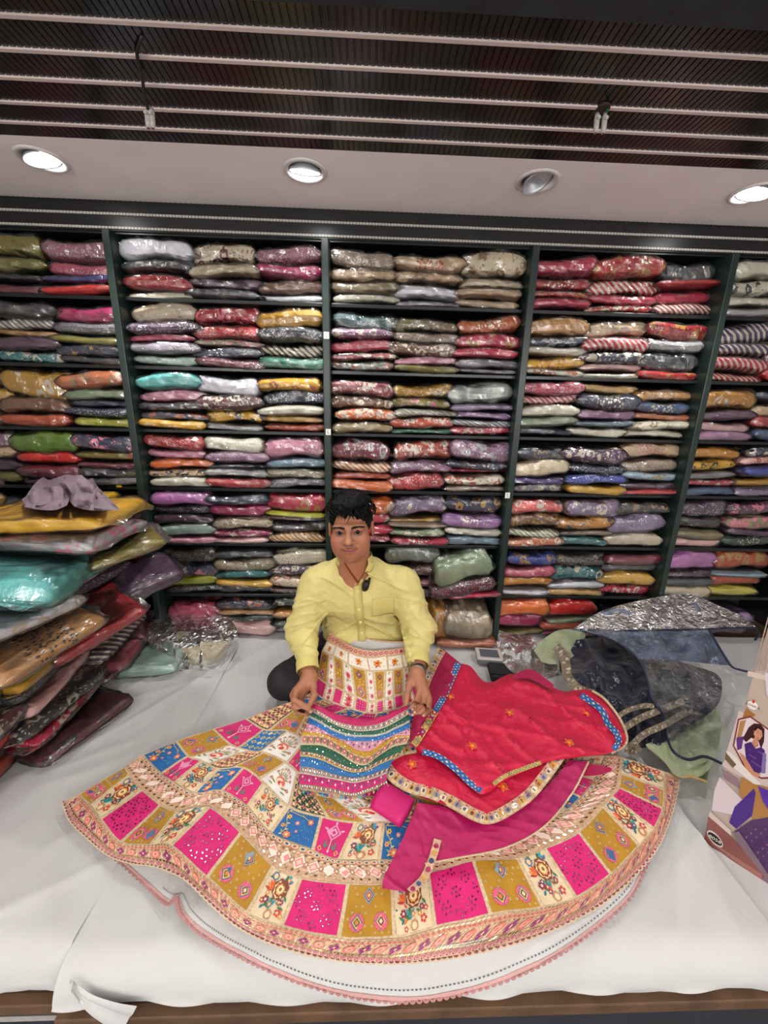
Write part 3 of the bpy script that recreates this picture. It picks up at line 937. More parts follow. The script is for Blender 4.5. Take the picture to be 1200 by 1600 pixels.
loose('aqua', 45, 893, 0.585, (0.30, 0.30, 0.085), math.pi / 2 + 0.12, 'large aqua bagged garment lying on top of the middle pile', (0.10, 0.05))
loose('white:fl', -5, 955, 0.50, (0.30, 0.26, 0.05), math.pi / 2 - 0.2, 'white bagged garment with printed sprigs under the aqua one', (0.1, 0.12))
loose('tan:bd:k', 50, 995, 0.42, (0.28, 0.20, 0.045), math.pi / 2 - 0.25, 'tan block-printed bagged garment leaning out of the left pile', (0.25, -0.05))
loose('yellow', 100, 803, 0.715, (0.36, 0.28, 0.05), 0.05, 'bright yellow bagged garment under the crumpled lavender cloth')
loose('silver:fl:p', 98, 833, 0.665, (0.36, 0.28, 0.045), -0.03, 'silver grey bagged garment with pink dots under the yellow one')
loose('olive:sp:g', 150, 858, 0.60, (0.34, 0.24, 0.045), 0.75, 'olive sequinned bagged garment slanting out below the silver one', (0.1, -0.12))
loose('plum', 222, 905, 0.36, (0.26, 0.2, 0.06), 0.75, 'deep purple bagged garment poking out of the far pile', (0.2, -0.25))
loose('crimson', 135, 975, 0.30, (0.30, 0.22, 0.05), 0.95, 'crimson bagged garment poking out of the far pile', (0.15, -0.2))
loose('maroon:fl:k', 112, 1128, 0.022, (0.20, 0.30, 0.036), -0.35, 'maroon bagged garment with a black printed band on the sheet')
loose('mint:sp:s', 238, 1028, 0.035, (0.25, 0.20, 0.055), 0.06, 'sage grey bagged garment lying in front of the beige satin one')
loose('rosewood:sp', 205, 985, 0.12, (0.10, 0.18, 0.05), 0.5, 'small rosewood bagged garment wedged against the left pile', (0.3, -0.3))

# ------------------------------------------------------------------ embroidery drawn as raised stitched shapes
class Motif:
    """coloured stitched shapes laid on a surface S(a, b) -> (point, normal); units: x in 0..asp, y in 0..1"""
    def __init__(self, S, asp=1.0, lift=0.0012):
        self.S, self.asp, self.lift = S, max(asp, 1e-3), lift
        self.v, self.f, self.c = [], [], []
        self.mv, self.mf, self.mc = [], [], []
        self.k = 0

    def poly(self, pts, col, mirror=False, up=0):
        col = srgb(col) if isinstance(col, str) else col
        self.k += 1
        V, F, Cc = (self.mv, self.mf, self.mc) if mirror else (self.v, self.f, self.c)
        n = len(V); h = self.lift + min(self.k, 60) * 0.00006 + up
        V.extend((p[0], p[1], h) for p in pts)
        N = len(pts)
        if N > 4:
            V.append((sum(p[0] for p in pts) / N, sum(p[1] for p in pts) / N, h))
            F.extend((n + N, n + i, n + (i + 1) % N) for i in range(N)); N += 1
        else: F.append(tuple(range(n, n + N)))
        Cc.extend([(*col, 1.0)] * N)

    def place(self, V):
        V = np.array(V)
        P, N = self.S(np.clip(V[:, 0] / self.asp, 0.01, 0.99), np.clip(V[:, 1], 0.01, 0.99))
        return P + N * V[:, 2:3]

    def ell(self, x, y, rx, ry, col, rot=0, n=10, mirror=False):
        c, s = math.cos(rot), math.sin(rot)
        self.poly([(x + rx * math.cos(t) * c - ry * math.sin(t) * s, y + rx * math.cos(t) * s + ry * math.sin(t) * c) for t in np.arange(n) * 2 * math.pi / n], col, mirror)

    def dia(self, x, y, r, col, k=1.0, n=4, ph=0, mirror=False):
        self.poly([(x + r * math.cos(ph + t), y + k * r * math.sin(ph + t)) for t in np.arange(n) * 2 * math.pi / n], col, mirror)

    def star(self, x, y, r0, r1, n, col, ph=0, k=1.0):
        self.poly([(x + (r0 if i % 2 else r1) * math.cos(ph + math.pi * i / n), y + k * (r0 if i % 2 else r1) * math.sin(ph + math.pi * i / n)) for i in range(2 * n)], col)

    def leaf(self, x, y, L, w, rot, col):
        self.k = 4
        c, s = math.cos(rot), math.sin(rot)
        pts = [(0, 0), (L * .3, w * .8), (L * .65, w * .7), (L, 0), (L * .65, -w * .5), (L * .3, -w * .6)]
        self.poly([(x + p * c - q * s, y + p * s + q * c) for p, q in pts], col)

    def line(self, pts, w, col):
        self.k = 0
        for (x0, y0), (x1, y1) in zip(pts[:-1], pts[1:]):
            d = math.hypot(x1 - x0, y1 - y0) or 1
            nx, ny = -(y1 - y0) / d * w / 2, (x1 - x0) / d * w / 2
            self.poly([(x0 + nx, y0 + ny), (x1 + nx, y1 + ny), (x1 - nx, y1 - ny), (x0 - nx, y0 - ny)], col)

    def flower(self, x, y, r, col, ctr, n=6, ph=0):
        self.k = 8
        for i in range(n):
            a = ph + 2 * math.pi * i / n
            self.ell(x + r * .6 * math.cos(a), y + r * .6 * math.sin(a), r * .45, r * .33, col, a, 7)
        self.ell(x, y, r * .38, r * .38, ctr, 0, 8)

    def build(self, parent):
        if self.v: tag(mesh('embroidery', self.place(self.v), self.f, M['thread'], parent, colors=self.c), kind='stuff')
        if self.mv: tag(mesh('mirrors', self.place(self.mv), self.mf, M['mirror'], parent, colors=self.mc), kind='stuff')


R1 = random.Random(3)


def m_pink(m):
    A = m.asp
    sil = ['#c9cdd2', '#8f98a5', '#e8ecf0', '#b7a6b4']
    pts = []
    for (cx, cy) in ((.25, .25), (.75, .25), (.5, .5), (.25, .75), (.75, .75), (.5, .06), (.5, .94), (.05, .5), (.95, .5)):
        pts.append((cx * A, cy))
        for i in range(6):
            a = i * math.pi / 3 + .2
            pts.append((cx * A + .11 * math.cos(a), cy + .11 * math.sin(a)))
    for x, y in pts:
        if not (.04 * A < x < .96 * A and .04 < y < .96): continue
        x += R1.uniform(-.02, .02); y += R1.uniform(-.02, .02)
        rot = R1.uniform(0, 3)
        m.k = 0; m.ell(x, y, .030, .022, '#8e0a4c', rot, 8)
        m.ell(x, y, .021, .014, R1.choice(sil), rot, 6, True)
    for i in range(36):
        m.k = 0; m.dia(R1.uniform(.06, .94) * A, R1.uniform(.05, .95), .008, '#e58fb4')


def diamond(m, x, y, r, cols, jag=True):
    m.k = 6
    if jag: m.star(x, y, r * 1.28, r * 1.05, 14, cols[0])
    else: m.dia(x, y, r * 1.2, cols[0], 1.15)
    for i, c in enumerate(cols[1:]):
        m.dia(x, y, r * (1 - .22 * i), c, 1.1)


def m_mustard(m):
    A = m.asp
    for i in range(7):
        for j in range(8):
            x, y = (i + .5 + .5 * (j % 2)) / 7 * A, (j + .5) / 8
            if x > .97 * A or R1.random() < .45: continue
            m.k = 0; m.dia(x, y, .028, '#e2cfa0'); m.dia(x, y, .015, '#5a2b3a')
    diamond(m, .48 * A, .78, .135, ['#8a9aa2', '#2d4a66', '#d98f8a', '#7d1f33', '#e0c060'], False)
    diamond(m, .26 * A, .25, .150, ['#d8607c', '#46648a', '#d9b54a', '#3b5a44', '#d97a3a'])
    diamond(m, .76 * A, .27, .150, ['#d8607c', '#5c7390', '#d9b54a', '#3a2a52', '#e0c9a0'])


def m_cream(m):
    A = m.asp
    fx, fy = .56 * A, .66
    for k in range(3): m.leaf(.62 * A, .82, .26, .06, .3 + k * .55, ['#1c86a8', '#2aa0b4', '#1f6f55'][k])
    for k in range(4): m.leaf(.30 * A, .60, .24, .055, 1.9 + k * .42, ['#d9622c', '#e0552e', '#d98a3c', '#b8342c'][k])
    for k in range(4): m.leaf(.42 * A, .22, .26, .05, 1.0 + k * .5, ['#1c86a8', '#2f7a4c', '#2aa0b4', '#336b3f'][k])
    m.k = 14
    for i, (r, c) in enumerate(((.26, '#7a4630'), (.215, '#e0c48a'), (.18, '#8d2f3c'), (.135, '#d9a748'), (.095, '#f0dcae'), (.05, '#9c6a2c'))):
        m.star(fx, fy, r, r * .86, 8, c, i * .2)
    m.flower(.22 * A, .36, .09, '#8d1f45', '#e8c9a0', 6)
    m.flower(.78 * A, .40, .07, '#7a2f6e', '#e0b04a', 6)
    m.flower(.80 * A, .18, .09, '#c9352f', '#e8c9a0', 5)
    m.star(.52 * A, .10, .12, .10, 7, '#b9845c'); m.star(.52 * A, .10, .075, .06, 7, '#e6cfa6')
    m.star(.2 * A, .88, .11, .09, 7, '#5c7390'); m.star(.2 * A, .88, .07, .05, 7, '#e0c48a')
    m.leaf(.8 * A, .55, .16, .04, -.9, '#2f7a4c'); m.leaf(.35 * A, .40, .14, .035, .4, '#3f7a3c'); m.leaf(.6 * A, .38, .16, .035, -.4, '#2f7a4c'); m.leaf(.15 * A, .16, .14, .04, .8, '#1c6f86')
    m.leaf(.9 * A, .9, .16, .05, 3.6, '#7a3a6a')
    for i in range(16):
        a, b_ = R1.uniform(.06, .94) * A, R1.choice([R1.uniform(.04, .34), R1.uniform(.86, .97), R1.uniform(.3, .5)])
        if i % 3: m.leaf(a, b_, R1.uniform(.12, .2), .035, R1.uniform(0, 6.3), R1.choice(['#2f7a4c', '#1c86a8', '#d9622c', '#c9902c', '#336b3f']))
        else: m.flower(a, b_, .06, R1.choice(['#c9352f', '#d98a3c', '#7a2f6e']), '#f0dcae', 5)


def m_blue(m):
    A = m.asp
    for i in range(26): m.k = 0; m.ell(R1.uniform(.5, .95) * A, R1.uniform(.05, .95), .016, .010, '#8fc3dc', R1.uniform(0, 3), 6)
    vine = [(.14 * A + .12 * math.sin(t * 5), .06 + .86 * t) for t in np.linspace(0, 1, 9)] + [(.55 * A, .88), (.78 * A, .76)]
    m.line(vine, .022, '#c9b078')
    for i, (x, y) in enumerate(vine[:-1]):
        m.leaf(x, y, .12, .035, .5 + (i % 2) * 1.9, ['#d8c48c', '#8fa05c'][i % 2])
    m.flower(.32 * A, .14, .13, '#dd7a55', '#f0cf8c', 7); m.flower(.12 * A, .38, .08, '#dba05c', '#b8453c', 6)
    m.flower(.80 * A, .74, .12, '#e07a5c', '#f0d8a0', 6); m.flower(.44 * A, .62, .08, '#d98a9c', '#e8d08c', 6)
    m.flower(.16 * A, .74, .09, '#d9b56a', '#c2504a', 6); m.flower(.5 * A, .34, .07, '#9c6aa0', '#e8d08c', 6)


def m_blued(m):
    A = m.asp
    for j in range(4):
        for i in range(4):
            x, y = (i + .5 + .4 * (j % 2 - .5)) / 4 * A, (j + .5) / 4
            m.k = 0; m.dia(x, y, .085, '#d8cf9c', 1.1); m.dia(x, y, .055, '#3f4a3c', 1.1); m.dia(x, y, .026, '#d9b56a', 1.1)


def m_pinkm(m):
    A = m.asp
    x = .5 * A
    m.dia(x, .64, .25, '#e694b4', 1.0); m.dia(x, .64, .19, '#c2156a', 1.0); m.dia(x, .64, .135, '#eba6bf', 1.0); m.dia(x, .64, .07, '#c2156a', 1.0)
    for a in (.2, math.pi - .2, math.pi / 2): m.leaf(x + .2 * math.cos(a), .66 + .2 * math.sin(a), .14, .05, a, '#eba6bf')
    m.line([(x, .40), (x, .12)], .03, '#e8c4c8')
    for s in (1, -1):
        m.ell(x + s * .15, .27, .085, .12, '#4f7a68', s * .5); m.ell(x + s * .11, .32, .05, .08, '#c2156a', s * .5)
    for s in (.14, .86): m.dia(s * A, .10, .085, '#dba07a'); m.dia(s * A, .10, .045, '#b8342c')
    m.dia(x, .10, .05, '#e8c4c8')


def m_white(m):
    A = m.asp
    x = .5 * A
    m.ell(x, .40, .20, .15, '#d9605c'); m.ell(x, .36, .16, .12, '#efd9b0'); m.ell(x, .33, .09, .07, '#c23b42')
    for i in range(7):
        a = math.pi * (i + .5) / 7
        m.leaf(x + .1 * math.cos(a), .50 + .06 * math.sin(a), .22, .03, a, ['#8c8a4a', '#a8953f', '#6f7f4a'][i % 3])
        m.flower(x + .36 * math.cos(a), .52 + .34 * math.sin(a), .055, ['#a8283a', '#c2504a', '#b88a3c'][i % 3], '#e6cfa0', 5)
    for s in (-1, 1):
        m.leaf(x + s * .1, .22, .28, .04, math.pi / 2 - s * 1.3, '#8c8a4a'); m.flower(x + s * .36, .28, .06, '#a8283a', '#e6cfa0', 5)
        m.leaf(x + s * .15, .12, .2, .03, math.pi / 2 - s * 1.5, '#6f7f4a')


def m_green(m):
    A = m.asp
    n = 4
    for j in range(n + 1):
        for i in range(n + 1):
            x, y = i / n * A, j / n
            c = ['#e0957c', '#dbb06a'][(i + j) % 2]
            m.flower(min(max(x, .07), A - .07), min(max(y, .07), .93), .085, c, '#f0dcae', 4, .78)
            if i < n and j < n:
                m.flower((i + .5) / n * A, (j + .5) / n, .075, ['#e8b08a', '#d98a8a'][(i + j) % 2], '#c2504a', 4)


def m_strip(m):
    A = m.asp
    for k in range(4):
        y = (k + .5) / 4
        x = (.5 + .06 * (-1) ** k) * A
        if k % 2 == 0: m.flower(x, y, .30 * A, '#d9566a', '#a81f3c', 6)
        else: m.leaf(x - .2 * A, y - .02, .45 * A, .1 * A, .7, '#9c8a5c'); m.leaf(x + .2 * A, y + .02, .4 * A, .1 * A, 2.3, '#8a9468')
        for s in (.2, .8): m.dia(s * A, y + .06, .07 * A, '#c99a5c')


def m_must2(m):
    A = m.asp
    diamond(m, .5 * A, .80, .26 * A, ['#8a5c5c', '#46506a', '#c2504a', '#3a3a4a', '#d9b54a'], False)
    diamond(m, .5 * A, .20, .30 * A, ['#d98aa0', '#6a3a5c', '#d9b54a', '#3a2a52', '#e0c9a0'])
    for k in range(9): m.dia(R1.uniform(.1, .9) * A, R1.uniform(.35, .65), .03, '#d9c07a')


def m_pinks(m):
    for i in range(4):
        for j in range(4): m.ell((i + .5) / 4 * m.asp, (j + .5) / 4, .035, .03, '#e8ecf0', R1.uniform(0, 3), 6, True)


def m_whitef(m):
    A = m.asp
    m.flower(.5 * A, .55, .26, '#e0902c', '#c2402c', 5); m.leaf(.5 * A, .4, .3, .08, -2.2, '#c2504a'); m.leaf(.5 * A, .4, .3, .08, -.9, '#d9b04a')
    for s in (.18, .82): m.dia(s * A, .25, .05, '#b89a6a'); m.dia(s * A, .8, .05, '#b89a6a')


PATCH = {'pink': ('#cf0a6c', m_pink), 'mustard': ('#b0800f', m_mustard), 'cream': ('#dcc7a2', m_cream), 'blue': ('#0d5f9e', m_blue), 'blued': ('#0f6cb0', m_blued),
         'pinkm': ('#cf0f6c', m_pinkm), 'white': ('#e8e3da', m_white), 'green': ('#0e4a36', m_green), 'strip': ('#ebe4d8', m_strip), 'must2': ('#b5830f', m_must2),
         'pinks': ('#cf0a6c', m_pinks), 'whitef': ('#ebe4d8', m_whitef)}
for k, (c, _) in PATCH.items(): M['patch_' + k] = simple('patch_cloth_' + k, c, 0.6, bscale=220, bstr=0.25, bdist=0.0015, var=0.10, vscale=25, sheen=0.2)
M['lace'] = simple('cream_gold_lace', '#d3bb97', 0.5, bscale=420, bstr=0.8, bdist=0.002, var=0.22, vscale=160)
M['border'] = simple('gold_peach_border', '#cfa98a', 0.5, bscale=420, bstr=0.8, bdist=0.002, var=0.25, vscale=140)
M['lining'] = simple('white_lining', '#c6c6c4', 0.8, bscale=30, bstr=0.3, bdist=0.006)
M['lining_lace'] = simple('pink_lace', '#c79a96', 0.7, bscale=300, bstr=0.8)


class Row:
    """smooth curve through control points; u in 0..1 is uniform in the control index"""
    def __init__(self, pts): self.P = np.array([tuple(p) for p in pts], float); self.n = len(pts)
    def __call__(self, u): return catmull(self.P, np.clip(np.atleast_1d(u), 0, 1))


def lift(pts, zs, off=0.0):
    n = len(pts)
    zz = np.interp(np.linspace(0, 1, n), np.linspace(0, 1, len(zs)), zs)
    return [onbed(x, y, z) if z < 0.045 and y > 1490 else atz(x, y, z) for (x, y), z in zip(pts, zz)]


def ruled(L, U, ul=(0, 1), uu=(0, 1), puff=0.0):
    """surface between two rows; a runs along, b from L to U"""
    def pos(a, b):
        p = L(ul[0] + (ul[1] - ul[0]) * a); q = U(uu[0] + (uu[1] - uu[0]) * a)
        b = np.atleast_1d(b)[:, None]
        r = p * (1 - b) + q * b
        r[:, 2] += puff * 4 * b[:, 0] * (1 - b[:, 0])
        # gentle cloth ripples shared by everything laid on the surface
        r[:, 2] += 0.0035 * vnoise(r[:, 0] * 13, r[:, 1] * 13, 3.0) + 0.0012 * vnoise(r[:, 0] * 37, r[:, 1] * 37, 8.0)
        return r

    def S(a, b):
        a = np.atleast_1d(np.asarray(a, float)); b = np.atleast_1d(np.asarray(b, float))
        P = pos(a, b); e = 0.01
        da = pos(np.clip(a + e, 0, 1), b) - pos(np.clip(a - e, 0, 1), b)
        db = pos(a, np.clip(b + e, 0, 1)) - pos(a, np.clip(b - e, 0, 1))
        N = np.cross(da, db)
        N /= np.linalg.norm(N, axis=1, keepdims=True) + 1e-12
        N[N[:, 2] < 0] *= -1
        return P, N
    return S


def surf_mesh(name, S, na, nb, mat, parent, off=0.0, m=(0, 1, 0, 1)):
    A, B = np.meshgrid(np.linspace(m[0], m[1], na), np.linspace(m[2], m[3], nb))
    P, N = S(A.ravel(), B.ravel())
    return mesh(name, P + N * off, grid_faces(na, nb), mat, parent, True)


def patch(kind, S, parent, margin=0.05):
    P, N = S(np.array([0, 1, 0, 1.]), np.array([0, 0, 1, 1.]))
    w = (np.linalg.norm(P[1] - P[0]) + np.linalg.norm(P[3] - P[2])) / 2
    h = (np.linalg.norm(P[2] - P[0]) + np.linalg.norm(P[3] - P[1])) / 2
    mx, my = min(.2, .0045 / w), min(.2, .0035 / h)

    def S2(a, b): return S(mx + (1 - 2 * mx) * np.asarray(a), my + (1 - 2 * my) * np.asarray(b))
    o = surf_mesh('patch', S2, 9, 9, M['patch_' + kind], parent, 0.0012)
    m = Motif(S2, w / h, 0.0024)
    PATCH[kind][1](m)
    m.build(o)
    return o


skirt = empty('lehenga_skirt', (0.05, 0.85, 0.004))
tag(skirt, 'flared patchwork lehenga skirt with embroidered borders spread over the white sheet', 'skirt')
# ---- control rows read off the cloth: outer hem, hem inner edge, mid border, patch rows, yoke, waist
r0 = Row(lift([(100, 1252), (112, 1282), (140, 1310), (172, 1335), (206, 1347), (246, 1353), (290, 1372), (330, 1410), (372, 1445), (420, 1470), (480, 1489), (540, 1499), (600, 1503), (660, 1500), (720, 1492), (790, 1476), (850, 1456), (905, 1431), (950, 1403), (990, 1367), (1022, 1328), (1038, 1296), (1052, 1255), (1060, 1212)], [.03, .02, .03, .045, .045, .03, .02, .016, .014, .014, .014, .016, .02, .022, .022]))
b1 = [(122, 1240), (141, 1260), (157, 1282), (188, 1317), (234, 1322), (267, 1323), (323, 1372), (385, 1428), (440, 1449), (529, 1468), (616, 1464), (680, 1451), (767, 1431), (848, 1419), (901, 1403), (955, 1368), (999, 1322), (1022, 1297), (1036, 1265), (1038, 1235), (1040, 1206)]
b2 = [(195, 1200), (203, 1211), (223, 1233), (251, 1256), (277, 1266), (328, 1260), (377, 1301), (427, 1353), (471, 1370), (544, 1379), (612, 1378), (669, 1364), (739, 1344), (808, 1340), (851, 1324), (904, 1300), (941, 1259), (955, 1244), (966, 1231), (969, 1210), (971, 1184)]
r1 = Row(lift(b1, [.035, .035, .045, .055, .05, .035, .025, .024, .022, .022, .024, .028, .030, .030]))
r2 = Row(lift(b2, [.045, .045, .05, .06, .055, .045, .042, .040, .040, .040, .042, .042, .042, .040]))
b3 = [(222, 1180), (251, 1209), (272, 1224), (304, 1241), (346, 1236), (386, 1262), (422, 1304), (488, 1331), (529, 1344), (592, 1345), (660, 1338), (725, 1325), (775, 1313), (820, 1293), (856, 1279), (886, 1268), (908, 1246), (930, 1218), (946, 1181)]
r3 = Row(lift(b3, [.05, .055, .06, .06, .052, .05, .048, .046, .046, .046, .048, .046, .044]))
b4 = [(275, 1157), (294, 1181), (315, 1190), (342, 1202), (381, 1200), (412, 1223), (452, 1262), (502, 1276), (556, 1285), (600, 1284), (652, 1280), (705, 1272), (748, 1266), (790, 1258), (825, 1252), (860, 1250), (880, 1234), (893, 1207), (905, 1182)]
r4 = Row(lift(b4, [.055, .06, .066, .066, .058, .056, .055, .054, .054, .054, .052, .048]))
b5 = [(333, 1139), (361, 1165), (391, 1174), (412, 1175), (446, 1190), (464, 1206), (490, 1240), (518, 1247), (560, 1247), (602, 1246), (645, 1243), (690, 1238), (730, 1230), (770, 1222), (815, 1210), (845, 1190)]
r5 = Row(lift(b5, [.062, .068, .072, .072, .066, .064, .062, .062, .060, .056]))
b6 = [(384, 1122), (412, 1139), (450, 1142), (478, 1158), (500, 1185), (525, 1200), (560, 1205), (600, 1205), (640, 1203), (690, 1196), (740, 1182), (785, 1160)]
r6 = Row(lift(b6, [.07, .076, .080, .080, .074, .072, .070, .064]))
b7 = [(452, 1098), (468, 1104), (482, 1112), (502, 1122), (530, 1136), (572, 1150), (602, 1150), (632, 1143), (665, 1132), (700, 1112)]
r7 = Row(lift(b7, [.08, .085, .092, .095, .090, .085, .08]))
# yoke rows over his lap; gore boundaries share the index
y4 = Row([atz(x, y, z) for x, y, z in ((490, 1080, .115), (505, 1092, .12), (518, 1098, .122), (532, 1103, .124), (553, 1109, .126), (573, 1113, .127), (587, 1114, .127), (601, 1113, .127), (617, 1109, .126), (632, 1103, .124), (648, 1094, .12), (660, 1082, .115))])
y3 = Row([atz(x, y, z) for x, y, z in ((495, 1056, .14), (511, 1068, .145), (524, 1073, .148), (538, 1081, .15), (556, 1088, .152), (575, 1094, .153), (588, 1095, .153), (600, 1092, .153), (615, 1089, .152), (629, 1084, .15), (642, 1074, .147), (654, 1062, .142))])
y2 = Row([atz(x, y, z) for x, y, z in ((503, 1016, .195), (514, 1022, .197), (522, 1025, .198), (536, 1032, .20), (549, 1040, .202), (571, 1046, .203), (584, 1048, .203), (602, 1048, .203), (614, 1046, .202), (629, 1043, .20), (638, 1040, .197), (650, 1032, .195))])
y1 = Row([atz(x, y, z) for x, y, z in ((511, 1001, .222), (519, 1005, .222), (527, 1009, .222), (538, 1015, .222), (549, 1020, .222), (567, 1026, .222), (580, 1027, .222), (600, 1025, .222), (612, 1024, .222), (625, 1022, .222), (636, 1020, .222), (650, 1014, .222))])
y0 = Row([atz(x, y, z) for x, y, z in ((516, 989, .240), (522, 993, .240), (529, 997, .240), (540, 1004, .240), (550, 1009, .240), (566, 1014, .240), (580, 1016, .240), (598, 1015, .240), (611, 1014, .240), (624, 1012, .240), (636, 1010, .240), (650, 1005, .240))])

body_rows = [(r1, r2), (r3, r4), (r4, r5), (r5, r6), (r6, r7)]
# base cloth: lace-coloured fabric under the patches; the borders are parts of their own
for a, b in ((r1, r2), (r3, r4), (r4, r5), (r5, r6), (r6, r7), (r7, y4), (y4, y3), (y3, y2), (y2, y1)):
    surf_mesh('skirt_tier', ruled(a, b), 150, 10, M['lace'], skirt)


def band_of(L, U, kinds, nL=None, nU=None, skip=()):
    n = len(kinds)
    for i, k in enumerate(kinds):
        if k is None or i in skip: continue
        S = ruled(L, U, (i / n, (i + 1) / n), (i / n, (i + 1) / n))
        patch(k, S, skirt)


cyc = ['mustard', 'cream', 'pink']
band_of(r1, r2, (cyc * 7)[:20])
band_of(r3, r4, (['blue', 'pinkm', 'cream'] * 7)[:18])
band_of(r4, r5, (['mustard', 'white', 'green'] * 6)[:15])
band_of(r5, r6, (['pinkm', 'blued', 'white'] * 5)[:11])
band_of(r6, r7, ['green', 'mustard', 'green', 'white', 'blue', 'mustard', 'white', 'green', 'blue'])
band_of(r7, y4, ['blue', 'green', 'pinks', 'blue', 'pinks', 'blue', 'pinks', 'blue', 'green'])
# gores: patches between even-odd indices, flowered strips run through both tiers
for i in range(11):
    u = (i / 11, (i + 1) / 11)
    if i % 2 == 1: patch('strip', ruled(y4, y3, u, u), skirt); patch('strip', ruled(y3, y2, u, u), skirt)
    else:
        patch('pinks', ruled(y4, y3, u, u), skirt); patch('must2', ruled(y3, y2, u, u), skirt)
for i in range(6):
    u = (i / 6, (i + 1) / 6)
    patch('whitef', ruled(y2, y1, u, u), skirt)


def border(name, L, U, length, kind, rep, n_a=260):
    S = ruled(L, U)
    o = surf_mesh(name, S, n_a, 8, M['border'], skirt, 0.001)
    P, N = S(np.linspace(0, 1, 200), np.full(200, .5))
    seg = np.concatenate([[0], np.cumsum(np.linalg.norm(np.diff(P, axis=0), axis=1))])
    n = int(seg[-1] / rep)
    us = np.interp(np.linspace(0, seg[-1], n + 1), seg, np.linspace(0, 1, 200))
    m = Motif(S, 1.0, 0.0030)
    for i in range(n):
        u0, u1 = us[i], us[i + 1]
        du = u1 - u0; uc = (u0 + u1) / 2; m.k = 0

        def pl(pts, c, mir=False):
            m.poly([(uc + x * du, y) for x, y in pts], c, mir)

        def el(x, y, rx, ry, c, k=8, mir=False, ph=0.0): pl([(x + rx * math.cos(t + ph), y + ry * math.sin(t + ph)) for t in np.arange(k) * 2 * math.pi / k], c, mir)
        if kind == 'hem':
            for s in (-.25, .25):
                el(s, .10, .24, .10, '#d9c3a0'); el(s, .11, .19, .085, '#a5245a'); el(s, .115, .12, .06, '#dba0a0'); el(s, .12, .06, .035, '#8a1f4c')
            for k in range(4): el(-.375 + .25 * k, .27, .10, .04, ['#d8b878', '#e8d8b0'][k % 2], 6, True)
            if i % 2: el(0, .52, .36, .19, '#d9776a', 10); el(0, .52, .25, .13, '#eaa892', 8); el(0, .52, .10, .06, '#cf5f56', 6)
            else:
                for a in range(4): el(.2 * math.cos(a * 1.571), .52 + .12 * math.sin(a * 1.571), .14, .085, '#8f2a6c', 6)
                el(0, .52, .08, .05, '#e8c98c', 6)
            for s in (-.5, .5): pl([(s - .05, .40), (s, .34), (s + .05, .40), (s, .66)], '#e6d3ae')
            for k in range(3): pl([(-.5 + k / 3, .78), (-.5 + (k + .5) / 3, .90), (-.5 + (k + 1) / 3, .78), (-.5 + (k + .5) / 3, .82)], '#c9483c')
            for k in range(3): el(-.33 + .33 * k, .95, .08, .03, '#e8d8b0', 6, True)
            for k in range(3): el(-.33 + .33 * k, .72, .06, .025, '#cdb27a', 6, True)
        elif kind == 'mid':
            el(0, .45, .46, .27, '#efdccb', 4); el(0, .45, .34, .20, '#e08f86', 4); el(0, .45, .17, .10, '#f0c4b0', 4)
            for s in (-.5, .5): el(s, .45, .20, .13, '#a8705c', 4); el(s, .45, .10, .07, '#e6cfae', 4)
            for k in range(4):
                el(-.375 + .25 * k, .14, .09, .05, ['#c9a97c', '#e6d8b4'][k % 2], 6, k % 2 == 1)
                el(-.375 + .25 * k, .73, .09, .04, ['#b98a6c', '#e6d8b4'][k % 2], 6, k % 2 == 0)
            for k in range(2): el(-.25 + .5 * k, .90, .22, .085, '#dcc9a4', 8); el(-.25 + .5 * k, .90, .12, .05, ['#3c4a78', '#a5506a'][k], 6)
            pl([(-.5, .80), (0, .84), (.5, .80), (0, .81)], '#cf6a50')
        elif kind == 'waist':
            el(0, .5, .42, .30, '#a5324c', 4); el(0, .5, .22, .16, '#e6a890', 4)
            for s in (-.5, .5): el(s, .22, .16, .1, '#dba080', 6); el(s, .8, .2, .12, '#d98a74', 6)
    m.build(o)
    return o


border('hem_border', r0, r1, 2.4, 'hem', 0.030)
border('middle_border', r2, r3, 2.0, 'mid', 0.034)
border('waistband', y1, y0, 0.3, 'waist', 0.018, 60)
# scalloped hem edge: a row of little stitched half discs hanging past the hem
b = MB()
us = np.linspace(0.002, 0.998, 150)
P = r0(us); T = np.gradient(P, axis=0); T /= np.linalg.norm(T, axis=1, keepdims=True)
for p, t in zip(P, T):
    o_ = np.array([t[1], -t[0], 0])
    if o_[1] > 0 and abs(o_[0]) < .5: o_ = -o_
    n = 7
    pts = [p + t * 0.0085 * math.cos(a) + o_ * 0.006 * math.sin(a) + np.array([0, 0, .002]) for a in np.linspace(0, math.pi, n)]
    b.add(pts, [tuple(range(n))], srgb('#d8bfa0'))
    b.add([q + np.array([0, 0, .0008]) - (q - p) * .4 for q in pts], [tuple(range(n))], srgb('#a82f62'))
tag(b.build('scalloped_edge', M['thread'], skirt), kind='stuff')
# inside of the waist: white lined back half of the opening
yb = Row([atz(x, y, z) for x, y, z in ((516, 988, .242), (535, 991, .243), (560, 995, .243), (585, 1000, .243), (610, 1003, .243), (632, 1003, .243), (650, 1004, .242))])
yd = Row([atz(x, y, z) for x, y, z in ((516, 1000, .222), (545, 1016, .215), (570, 1022, .21), (590, 1023, .21), (615, 1020, .21), (635, 1017, .215), (650, 1012, .222))])
surf_mesh('waist_lining', ruled(yd, yb), 40, 8, M['lining'], skirt)
bk = Row([(p[0], p[1] + 0.004, p[2]) for p in yb.P]); bk2 = Row([(p[0], p[1] + 0.02, p[2] - 0.10) for p in yb.P])
surf_mesh('back_panel', ruled(bk2, bk), 40, 8, M['lace'], skirt)
MB().tube([tuple(q) for q in yb(np.linspace(0, 1, 30))], 0.003, 6).build('waist_piping', M['border'], skirt, True)
